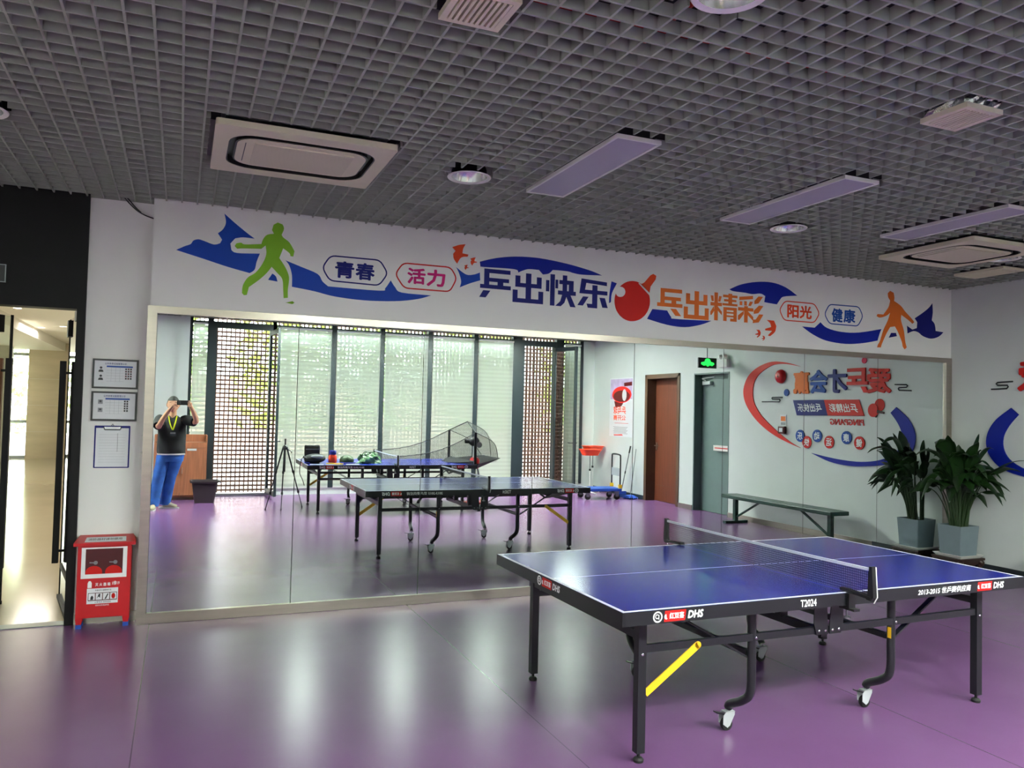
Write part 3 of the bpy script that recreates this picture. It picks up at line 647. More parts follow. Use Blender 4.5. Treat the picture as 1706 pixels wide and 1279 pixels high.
# ------------------------------------------------------------------ beside the glass door
t = thing('exit_sign', 'small black sign with green lettering on the black wall panel', 'sign', (-1.30, SY-0.03, 2.58))
g = MB(); g.box((-0.12, -0.022, -0.065), (0.10, 0, 0.065), 'black_plastic'); g.build('housing', t)
g = MB(); g.ring([(-0.12, -0.065), (0.10, -0.065), (0.10, 0.065), (-0.12, 0.065)], [(-0.115, -0.06), (0.095, -0.06), (0.095, 0.06), (-0.115, 0.06)], lambda u, v, d: (u, -0.0225-d, v), 0.004, 'grey_metal'); g.build('rim', t)
g = MB(); text(g, '安全出口', (-0.10, -0.025, 0.045, 0.035), lambda u, v, d: (u, -0.0225-d, v), 0.001, 'green_exit', 0.02); g.build('lettering', t)
def notice(z0, z1, label, kind):
    x0, x1 = -0.620, -0.306
    t = thing('notice_frame', label, 'notice', ((x0+x1)/2, SY, (z0+z1)/2), 0, 'framed notices'); a = (x1-x0)/2; c = (z1-z0)/2
    F = lambda u, v, d: (u, -d, v)
    g = MB(); g.ring([(-a, -c), (a, -c), (a, c), (-a, c)], [(-a+.013, -c+.013), (a-.013, -c+.013), (a-.013, c-.013), (-a+.013, c-.013)], F, 0.02, 'black_plastic'); g.build('frame', t)
    g = MB(); g.box((-a+.012, -0.010, -c+.012), (a-.012, -0.001, c-.012), 'paper'); g.build('sheet', t)
    F2 = lambda u, v, d: (u, -0.0105-d, v)
    g = MB(); text(g, '公共体育设施管理公示', (-0.075, c-.042, 0.075, c-.026), F2, 0.0004, 'navy_ink', 0.01)
    g.prism([(-0.062, c-.062), (0.118 if kind else 0.105, c-.062), (0.118 if kind else 0.105, c-.05), (-0.062, c-.05)], F2, 0.0004, 'midblue_ink')
    for k in range(5): g.prism([(-0.062, c-.085-k*.021), (0.06, c-.085-k*.021), (0.06, c-.084-k*.021), (-0.062, c-.084-k*.021)], F2, 0.0003, 'grey_ink')
    for u in (-0.03, 0.0, 0.03): g.prism([(u, c-.17), (u+.001, c-.17), (u+.001, c-.064), (u, c-.064)], F2, 0.0003, 'grey_ink')
    g.build('printed_table', t)
    for j in (0, 1):
        g = MB(); zc = c-.075-j*.062
        if kind:   # two small head-and-shoulder pictures
            g.prism([(u-0.10, v+zc) for u, v in circle(0, .008, .009, 16)], F2, 0.0005, 'black_ink'); g.prism([(u-0.10, v+zc-.018) for u, v in ((-.017, -.006), (.017, -.006), (.014, .008), (.006, .012), (-.006, .012), (-.014, .008))], F2, 0.0005, 'black_ink')
        else:
            g.prism([(u-0.095, v+zc-.004) for u, v in ((-.016, -.016), (.016, -.016), (.016, .016), (-.016, .016))], F2, 0.0004, 'grey_ink'); g.prism([(u-0.095, v+zc) for u, v in circle(0, .0, .008, 14)], F2, 0.0006, 'black_ink')
        g.build('small_portrait', t)
    g = MB(); m = 'crimson_ink' if kind else 'midblue_ink'; u0 = 0.066
    for j in range(5):
        for k in range(3 if kind else 2):
            g.prism([(u0+k*.017+p, c-.080-j*.018+q) for p, q in ((0, 0), (.012, 0), (.012, .013), (0, .013))], F2, 0.0004, ('dark_red' if (j+k) % 2 else 'black_ink') if kind else 'black_ink')
    g.build('photo_column', t)
notice(1.765, 1.990, 'upper black-framed notice with a blue bar and a reddish picture column', 1)
notice(1.520, 1.743, 'lower black-framed notice with a blue bar and small dark pictures', 0)
t = thing('clipboard', 'clipboard with a white sheet hanging under the two framed notices', 'clipboard', (-0.468, SY, 1.325))
g = MB(); g.prism(rrect(-0.122, -0.163, 0.122, 0.158, 0.006), lambda u, v, d: (u, -d, v), 0.006, 'navy_ink'); g.build('board', t)
g = MB(); g.box((-0.112, -0.0075, -0.155), (0.112, -0.0065, 0.140), 'paper')
for k in range(11): g.box((-0.09, -0.0079, 0.09-k*.021), (0.09, -0.0075, 0.0908-k*.021), 'grey_ink')
g.box((0.035, -0.0079, -0.04), (0.038, -0.0075, 0.10), 'grey_ink'); g.build('paper', t)
g = MB(); g.box((-0.06, -0.014, 0.128), (0.06, -0.0065, 0.150), 'chrome'); g.tube([(-0.06, -0.014, 0.15), (-0.052, -0.016, 0.128), (0.052, -0.016, 0.128), (0.06, -0.014, 0.15)], 0.004, 'black_metal', 8); g.tube([(-0.012, -0.01, 0.15), (0, -0.01, 0.172), (0.012, -0.01, 0.15)], 0.003, 'black_metal', 8); g.build('clip', t, True)
t = thing('wall_switch', 'narrow white switch plate at the left edge of the mirror frame, upper of two', 'switch', (-0.252, 6.66, 1.355), 0, 'switch plates')
g = MB(); g.box((-0.014, -0.03, -0.062), (0.001, 0.03, 0.062), 'white_plastic'); g.build('plate', t); g = MB(); g.box((-0.018, -0.015, -0.03), (-0.014, 0.015, 0.03), 'white_plastic'); g.build('rocker', t)
t2 = copy_tree(t); t2.location.z = 1.222; t2['label'] = 'narrow white switch plate at the left edge of the mirror frame, lower of two'

# red extinguisher box
t = thing('extinguisher_cabinet', 'red fire extinguisher box on blue-tipped feet beside the glass door', 'fire extinguisher box', (-0.475, 6.66, 0), 0)
a = 0.178; yf, yb = -0.065, 0.080
g = MB(); g.box((-a, yf, 0.075), (a, yb, 0.605), 'red_paint'); g.build('body', t, bevel=0.004)
g = MB(); g.prism([(-0.205, 0.605), (0.205, 0.605), (0.205, 0.628), (-0.205, 0.628)], lambda u, v, d: (u, yf-0.03+d, v), 0.115+0.06, 'red_paint')
g.add([(-0.205, yf-0.03, 0.628), (0.205, yf-0.03, 0.628), (0.180, yb, 0.662), (-0.180, yb, 0.662), (0.205, yb, 0.628), (-0.205, yb, 0.628)], [(0, 1, 2, 3), (1, 4, 2), (0, 3, 5), (3, 2, 4, 5)], 'red_paint'); lid = g.build('lid', t)
g = MB(); sl = (0.662-0.628)/(yb-yf+0.03); top = lambda u, v, d: (u, v, 0.628+(v-yf+0.03)*sl+0.0008+d)
g.prism([(-0.135, yf-0.012), (0.14, yf-0.012), (0.135, yf+0.085), (-0.13, yf+0.085)], top, 0.001, 'paper'); text(g, '消防器材请勿挪用', (-0.115, yf+0.012, 0.11, yf+0.062), top, 0.0016, 'dark_red', 0.01); g.build('lid_sticker', lid)
for x in (-0.155, 0.155):
    for y in (yf+0.02, yb-0.025):
        g = MB(); g.add([(x-.024, y-.02, 0.075), (x+.024, y-.02, 0.075), (x+.024, y+.02, 0.075), (x-.024, y+.02, 0.075), (x-.017, y-.015, 0.03), (x+.017, y-.015, 0.03), (x+.017, y+.015, 0.03), (x-.017, y+.015, 0.03)], [(4, 5, 6, 7), (0, 1, 5, 4), (1, 2, 6, 5), (2, 3, 7, 6), (3, 0, 4, 7)], 'red_paint'); lg = g.build('foot', t)
        g = MB(); g.box((x-.019, y-.017, 0), (x+.019, y+.017, 0.03), 'blue_plastic'); g.build('foot_cap', lg)
Fc = lambda u, v, d: (u, yf-0.0005-d, v)
g = MB(); O = [(-0.152, 0.365), (0.150, 0.365), (0.150, 0.590), (-0.152, 0.590)]; I = [(-0.125, 0.395), (0.122, 0.395), (0.122, 0.580), (-0.125, 0.580)]
g.ring(O, I, Fc, 0.004, 'white_ink'); wf = g.build('window_frame', t)
g = MB(); g.prism(I, Fc, 0.0008, 'dark_red'); g.build('window_pane', wf)
g = MB()
for x in (-0.068, 0.062):
    hp = [(x-.055, .395), (x+.055, .395)]+[(x+.055*math.cos(q*PI/10), .41+.045*math.sin(q*PI/10)) for q in range(11)]
    g.prism(hp, Fc, 0.0014, 'red_ink'); g.prism(circle(x+.01, .478, .014, 16), Fc, 0.002, 'grey_metal'); g.prism([(x-.03, .476), (x, .474), (x, .482), (x-.03, .484)], Fc, 0.002, 'grey_metal')
g.build('extinguisher_outline', wf)
g = MB(); text(g, '灭 火 器 箱', (-0.055, .305, 0.045, .330), Fc, 0.001, 'white_ink', 0.02); g.build('title_lettering', t); g = MB(); text(g, '火警119', (0.055, .310, 0.105, .338), Fc, 0.001, 'white_ink', 0.02); g.build('phone_lettering', t); g = MB()
g.prism([(-.105, .295), (-.078, .295), (-.078, .33), (-.085, .345), (-.098, .345), (-.105, .33)], Fc, 0.001, 'white_ink'); g.build('extinguisher_symbol', t); g = MB(); text(g, '请保持消防通道畅通', (-0.05, .160, 0.04, .172), Fc, 0.001, 'white_ink'); g.build('footer_lettering', t)
g = MB(); g.prism([(-.108, .178), (.098, .178), (.098, .290), (-.108, .290)], Fc, 0.0012, 'paper'); lb = g.build('instruction_label', t)
F3 = lambda u, v, d: (u, yf-0.0018-d, v)
g = MB(); text(g, '手提式灭火器使用方法', (-.055, .270, .052, .282), F3, 0.0003, 'black_ink', 0.01); text(g, '火警电话 报警请拨', (-.055, .184, .052, .195), F3, 0.0003, 'black_ink')
g.prism([(-.10, .200), (.092, .200), (.092, .258), (-.10, .258)], F3, 0.0003, 'dark_red')
F4 = lambda u, v, d: (u, yf-0.0023-d, v)
for k in range(4):
    u = -.096+k*.0475; g.prism([(u, .206), (u+.042, .206), (u+.042, .254), (u, .254)], F4, 0.0002, 'paper')
    F5 = lambda uu, v, d: (uu, yf-0.0028-d, v)
    if k == 0: g.prism([(u+.012, .208), (u+.03, .208), (u+.032, .228), (u+.022, .24), (u+.014, .228)], F5, .0002, 'black_ink')
    elif k == 1: g.prism([(u+.006, .215), (u+.02, .25), (u+.03, .25), (u+.028, .22), (u+.018, .23)], F5, .0002, 'black_ink')
    elif k == 2: g.prism([(u+.01, .21), (u+.03, .25), (u+.036, .246), (u+.02, .21)], F5, .0002, 'black_ink')
    else: g.prism(circle(u+.021, .23, .013, 14, .02), F5, .0002, 'red_ink')
g.build('label_print', lb)
# ------------------------------------------------------------------ table tennis tables
TL, TW, TH = 2.74, 1.525, 0.76
def apron_print(parent, fr, kind, u0):
    """printed marks on a table edge; fr(u, v, d) with u running the way the writing reads"""
    if kind == 'logo':
        g = MB(); g.ring(circle(u0+.026, 0, .026, 28), circle(u0+.026, 0, .019, 28), fr, .0006, 'white_ink')
        g.ring(circle(u0+.023, .002, .011, 18), circle(u0+.023, .002, .007, 18), fr, .0006, 'white_ink'); g.prism([(u0+.03, -.012), (u0+.034, -.012), (u0+.034, .010), (u0+.03, .010)], fr, .0006, 'white_ink')
        g.build('round_emblem', parent); u0 += .06
    if kind in ('logo', 'short'):
        g = MB(); g.prism([(u0, -.025), (u0+.118, -.025), (u0+.124, .025), (u0+.006, .025)], fr, .0006, 'red_ink')
        text(g, '红双喜', (u0+.030, -.014, u0+.112, .016), lambda u, v, d: fr(u, v, .0006+d), .0005, 'white_ink', .03)
        g.prism([(u0+.012+.010*math.cos(a*.3), -.002+.012*math.sin(a*.3)) for a in range(5, 19)]+[(u0+.014, -.006)], lambda u, v, d: fr(u, v, .0006+d), .0005, 'white_ink'); g.build('red_brand_mark', parent)
        g = MB(); sh = lambda u, v, d: fr(u+v*.18, v, d)
        text(g, 'DHS', (u0+.136, -.019, u0+.222, .019), sh, .0006, 'white_ink', .045); g.build('brand_lettering', parent)
    if kind == 'model':
        g = MB(); text(g, 'T2024', (u0, -.019, u0+.105, .018), fr, .0006, 'white_ink', .02); g.build('model_lettering', parent)
    if kind == 'years':
        g = MB(); sh = lambda u, v, d: fr(u+v*.2, v, d)
        text(g, '2013-2015 世乒赛供应商', (u0, -.018, u0+.415, .018), sh, .0006, 'white_ink', .022); g.build('slogan_lettering', parent)
def make_table(label):
    t = thing('table_tennis_table', label, 'table', (0, 0, 0), 0, 'blue table tennis tables')
    az0, az1 = TH-.065, TH-.001
    for s in (0, 1):
        a = 0.0 if s == 0 else TL/2+.002; c = TL/2-.002 if s == 0 else TL
        g = MB(); g.box((a, 0, TH-.022), (c, TW, TH), 'table_blue'); W = .02; e = TH+.0004
        g.box((a, 0, TH), (c, W, e), 'line_white'); g.box((a, TW-W, TH), (c, TW, e), 'line_white'); g.box((a, TW/2-.0015, TH), (c, TW/2+.0015, e), 'line_white')
        if s == 0: g.box((a, W, TH), (a+W, TW-W, e), 'line_white')
        else: g.box((c-W, W, TH), (c, TW-W, e), 'line_white')
        g.build('tabletop', t)
        # black steel skirt round each half
        k = MB(); th = .012
        k.box((a, -.003, az0), (c, th, az1-.022+.0), 'black_metal'); k.box((a, TW-th, az0), (c, TW+.003, az1-.022), 'black_metal')
        k.box((a, -.003, az1-.0225), (c, -.0005, az1), 'black_metal'); k.box((a, TW+.0005, az1-.0225), (c, TW+.003, az1), 'black_metal')
        xo = (a-.003, a+th) if s == 0 else (c-th, c+.003); xi = (c-th, c) if s == 0 else (a, a+th)
        k.box((xo[0], -.003, az0), (xo[1], TW+.003, az1-.022), 'black_metal'); k.box((xi[0], th, az0+.01), (xi[1], TW-th, az1-.022), 'black_metal')
        k.box((xo[0] if s == 0 else c+.0005, -.003, az1-.0225), (a-.0005 if s == 0 else xo[1], TW+.003, az1), 'black_metal')
        ap = k.build('apron', t)
        zc = (az0+az1)/2
        near = lambda u, v, d: (u, -.0035-d, zc+v); far = lambda u, v, d: (TL-u, TW+.0035+d, zc+v); lend = lambda u, v, d: (-.0035-d, TW-u, zc+v); rend = lambda u, v, d: (TL+.0035+d, u, zc+v)
        if s == 0:
            apron_print(ap, near, 'logo', .16); apron_print(ap, near, 'model', 1.04); apron_print(ap, far, 'years', 1.87); apron_print(ap, far, 'short', 2.34); apron_print(ap, lend, 'logo', .61)
        else:
            apron_print(ap, near, 'years', 1.87); apron_print(ap, near, 'short', 2.34); apron_print(ap, far, 'logo', .16); apron_print(ap, far, 'model', 1.04); apron_print(ap, rend, 'logo', .61)
    zr = .535
    for s in (0, 1):
        X = (lambda x: x) if s == 0 else (lambda x: TL-x)
        for y in (.155, 1.37):
            yo = y; inn = 1 if y < .7 else -1
            g = MB(); g.box((X(.195)-.022, yo-.022, .045), (X(.195)+.022, yo+.022, az0), 'black_metal'); lg = g.build('leg', t)
            g = MB(); g.lathe([(0, 0), (.024, 0), (.026, .012), (.018, .022), (.008, .024), (.008, .046), (0, .046)], (X(.195), yo, 0), 'rubber', 18); g.build('levelling_foot', lg, True)
            g = MB(); g.lathe([(0, 0), (.009, 0), (.009, .004), (.005, .007), (0, .007)], (X(.195), yo-.022*1, zr-.02), 'chrome', 12, 'Y') if False else g.ball((X(.195), yo-.023*inn, zr-.02), (.008, .005, .008), 'chrome', 12, 8); g.build('bolt', lg, True)
            # bent caster leg, foot swung in under the table
            x = X(.875) if s == 0 else X(.88); g = MB(); k = inn
            pts = catmull([(x, y+.01*k, az0), (x, y+.01*k, .42), (x, y+.015*k, .25), (x-.012, y+.06*k, .19), (x-.02, y+.145*k, .145), (x-.02, y+.165*k, .120)], 6)
            g.tube(pts, .023, 'black_metal', 12); cl = g.build('caster_leg', t, True)
            cx, cy = x-.02, y+.165*k
            g = MB(); g.lathe([(0, -.013), (.031, -.013), (.034, -.006), (.034, .006), (.031, .013), (0, .013)], (cx-.012, cy, .034), 'rubber', 24, 'Y')
            cs = g.build('caster_wheel', cl, True)
            g = MB()
            for dy in (-.019, .019): g.prism([(cx-.045, .040), (cx-.018, .020), (cx-.002, .030), (cx+.028, .085), (cx+.028, .100), (cx-.030, .100), (cx-.045, .085)], lambda u, v, d, dy=dy: (u, cy+dy-.0015+d, v), .003, 'zinc')
            g.box((cx-.03, cy-.021, .098), (cx+.03, cy+.021, .102), 'zinc'); g.tube([(cx, cy, .10), (cx, cy, .124)], .012, 'chrome', 12); g.build('caster_fork', cl)
            g = MB(); g.bar((cx-.03, cy, .088), (cx-.085, cy, .104), .03, .006, 'black_metal'); g.build('brake_lever', cl)
            # long rail with a hinge at the middle
            g = MB(); g.bar((X(.195)+(.022 if s == 0 else -.022), y-.0, zr), (TL/2+(-.004 if s == 0 else .004), y, zr-.004), .022, .036, 'black_metal'); r_ = g.build('rail', t)
            g = MB(); g.ball((x, y-.026*inn, zr-.001), (.008, .005, .008), 'chrome', 12, 8); g.build('bolt', r_, True)
            g = MB(); xp = TL/2-.04 if s == 0 else TL/2+.04; q = -1 if s == 0 else 1
            yy = y-.016*inn; fl = lambda u, v, d: (u, yy-.003+d, v)
            g.prism([(xp+q*.062, az0), (xp-q*.02, az0), (xp-q*.034, zr+.02), (xp-q*.034, zr-.026), (xp+q*.045, zr-.026), (xp+q*.062, zr+.03)], fl, .006, 'black_metal'); hp = g.build('hinge_plate', t)
            for dx in (q*.03, -q*.015):
                g = MB(); g.ball((xp+dx, yy-.004*inn, zr-.005), (.008, .005, .008), 'chrome', 12, 8); g.build('bolt', hp, True)
            # flat braces
            g = MB(); g.bar((X(.40), y+.05*inn, az0-.004), (x-(.02 if s == 0 else -.02), y+.03*inn, .425), .008, .032, 'black_metal', (0, 1, 0)); g.build('brace', t)
            if (s == 0) == (y < .7):
                g = MB(); a = Vector((X(.218), y-.015*inn, .325)); c = Vector((X(.52), y-.015*inn, .528)); g.bar(a, c, .006, .036, 'yellow_strip', (0, 0, 1)); e = c+(c-a).normalized()*.0
                g.prism([(c.x+.018*math.cos(w), c.z+.018*math.sin(w)) for w in [2*PI*i/20 for i in range(20)]], lambda u, v, d: (u, c.y-.003+d, v), .006, 'yellow_strip')
                yb = g.build('yellow_brace', t); yb['label'] = 'yellow folding brace'
            else:
                g = MB(); g.box((x-.0245, y-.012, .44), (x-.0232, y+.012, .50), 'yellow_strip'); st = g.build('warning_sticker', cl)
        # cross members between the two sides
        g = MB(); g.bar((X(.195), .177, .60), (X(.195), 1.348, .60), .03, .04, 'black_metal'); g.build('cross_bar', t)
        g = MB(); g.bar((X(.23), .15, az0-.01), (X(.25), TW/2, .56), .008, .03, 'black_metal'); g.bar((X(.23), 1.375, az0-.01), (X(.25), TW/2, .56), .008, .03, 'black_metal'); g.build('diagonal_brace', t)
        g = MB(); g.bar((X(.875), .19, .44), (X(.875), 1.335, .44), .03, .03, 'black_metal'); g.build('cross_bar', t)
    g = MB()
    for y in (.5, 1.03): g.bar((TL/2, y, zr-.02), (TL/2, y, az0), .05, .05, 'black_metal', (1, 0, 0))
    g.bar((TL/2, .17, zr-.03), (TL/2, 1.36, zr-.03), .04, .04, 'black_metal'); g.build('centre_linkage', t)
    return t
def make_net(label, cordm='net_cord'):
    n = thing('table_tennis_net', label, 'net', (0, 0, 0), 0, 'table tennis nets'); x = 0.0; y0, y1 = -.1525, TW+.1525; zt = TH+.1525
    g = MB(); K = 12; vs = []; uv = []
    for j in range(2):
        for i in range(K+1):
            y = y0+(y1-y0)*i/K; z = (TH+.004, zt-.012)[j]-.006*math.sin(PI*i/K)*(j); vs.append((x, y, z)); uv.append((y, z))
    g.add(vs, [(i, i+1, K+2+i, K+1+i) for i in range(K)], cordm); g.uv = uv; g.build('net_mesh', n)
    g = MB()
    for i in range(K):
        ya, yb = y0+(y1-y0)*i/K, y0+(y1-y0)*(i+1)/K; za, zb = zt-.006*math.sin(PI*i/K), zt-.006*math.sin(PI*(i+1)/K)
        g.add([(x-.004, ya, za-.015), (x+.004, ya, za-.015), (x+.004, ya, za), (x-.004, ya, za), (x-.004, yb, zb-.015), (x+.004, yb, zb-.015), (x+.004, yb, zb), (x-.004, yb, zb)], [(0, 4, 5, 1), (1, 5, 6, 2), (2, 6, 7, 3), (3, 7, 4, 0)], 'line_white')
    g.build('white_tape', n)
    for y, s in ((y0, 1), (y1, -1)):
        g = MB(); F = lambda u, v, d: (x-.014+d, u, v)
        g.prism([(y, TH-.010), (y+s*.030, TH-.008), (y+s*.022, TH+.02), (y+s*.012, zt+.01), (y-s*.006, zt+.01), (y-s*.016, TH+.01)], F, .028, 'black_plastic'); po = g.build('post', n)
        g = MB(); g.bar((x+.012, y-s*.018, TH+.01), (x+.012, y-s*.008, zt+.008), .005, .003, 'white_plastic', (0, 1, 0)); g.bar((x+.012, y-s*.018, TH+.01), (x+.012, y+s*.002, TH-.024), .005, .003, 'white_plastic', (0, 1, 0)); g.build('white_edge', po)
        g = MB(); g.bar((x, y, TH+.0025), (x, y+s*.20, TH+.0135), .034, .014, 'black_plastic'); g.box((x-.022, y+s*.1495-.018, TH-.085), (x+.022, y+s*.1495-.0035 if s > 0 else y+s*.1495+.018, TH-.002), 'black_plastic') if s > 0 else g.box((x-.022, y+s*.1495+.0035, TH-.085), (x+.022, y+s*.1495+.018, TH-.002), 'black_plastic')
        g.box((x-.02, min(y+s*.10, y+s*.20), TH-.088), (x+.02, max(y+s*.10, y+s*.20), TH-.076), 'black_plastic'); g.build('clamp', n)
        g = MB(); yc = y+s*.165; g.tube([(x, yc, TH-.13), (x, yc, TH-.088)], .005, 'grey_metal', 8); g.lathe([(0, -.006), (.016, -.006), (.016, .006), (0, .006)], (x, yc, TH-.132), 'grey_metal', 14); g.build('clamp_screw', n, True)
        g = MB(); text(g, '红双喜', (x-.010, TH-.006, x+.012, TH+.004), lambda u, v, d: (u, y-s*.019, v), 0, 'white_ink') if False else None
    return n
T1 = make_table('blue table tennis table in front of the wall mirror')
T2 = copy_tree(T1); T2['label'] = 'blue table tennis table under the lit panel lights, with a ball-catching net over its end'
T1.location = (1.895, 3.157, 0); T1.rotation_euler.z = .0064
T2.location = (1.86, -.70, 0); T2.rotation_euler.z = .02
N1 = make_net('net across the blue table in front of the mirror'); N2 = copy_tree(N1); N2['label'] = 'net across the table that has the catching net at its end'
def onT(t, x, y, z=0): 
    c, s = math.cos(t.rotation_euler.z), math.sin(t.rotation_euler.z)
    return (t.location.x+x*c-y*s, t.location.y+x*s+y*c, z)
for n, t in ((N1, T1), (N2, T2)): n.location = onT(t, TL/2, 0); n.rotation_euler.z = t.rotation_euler.z
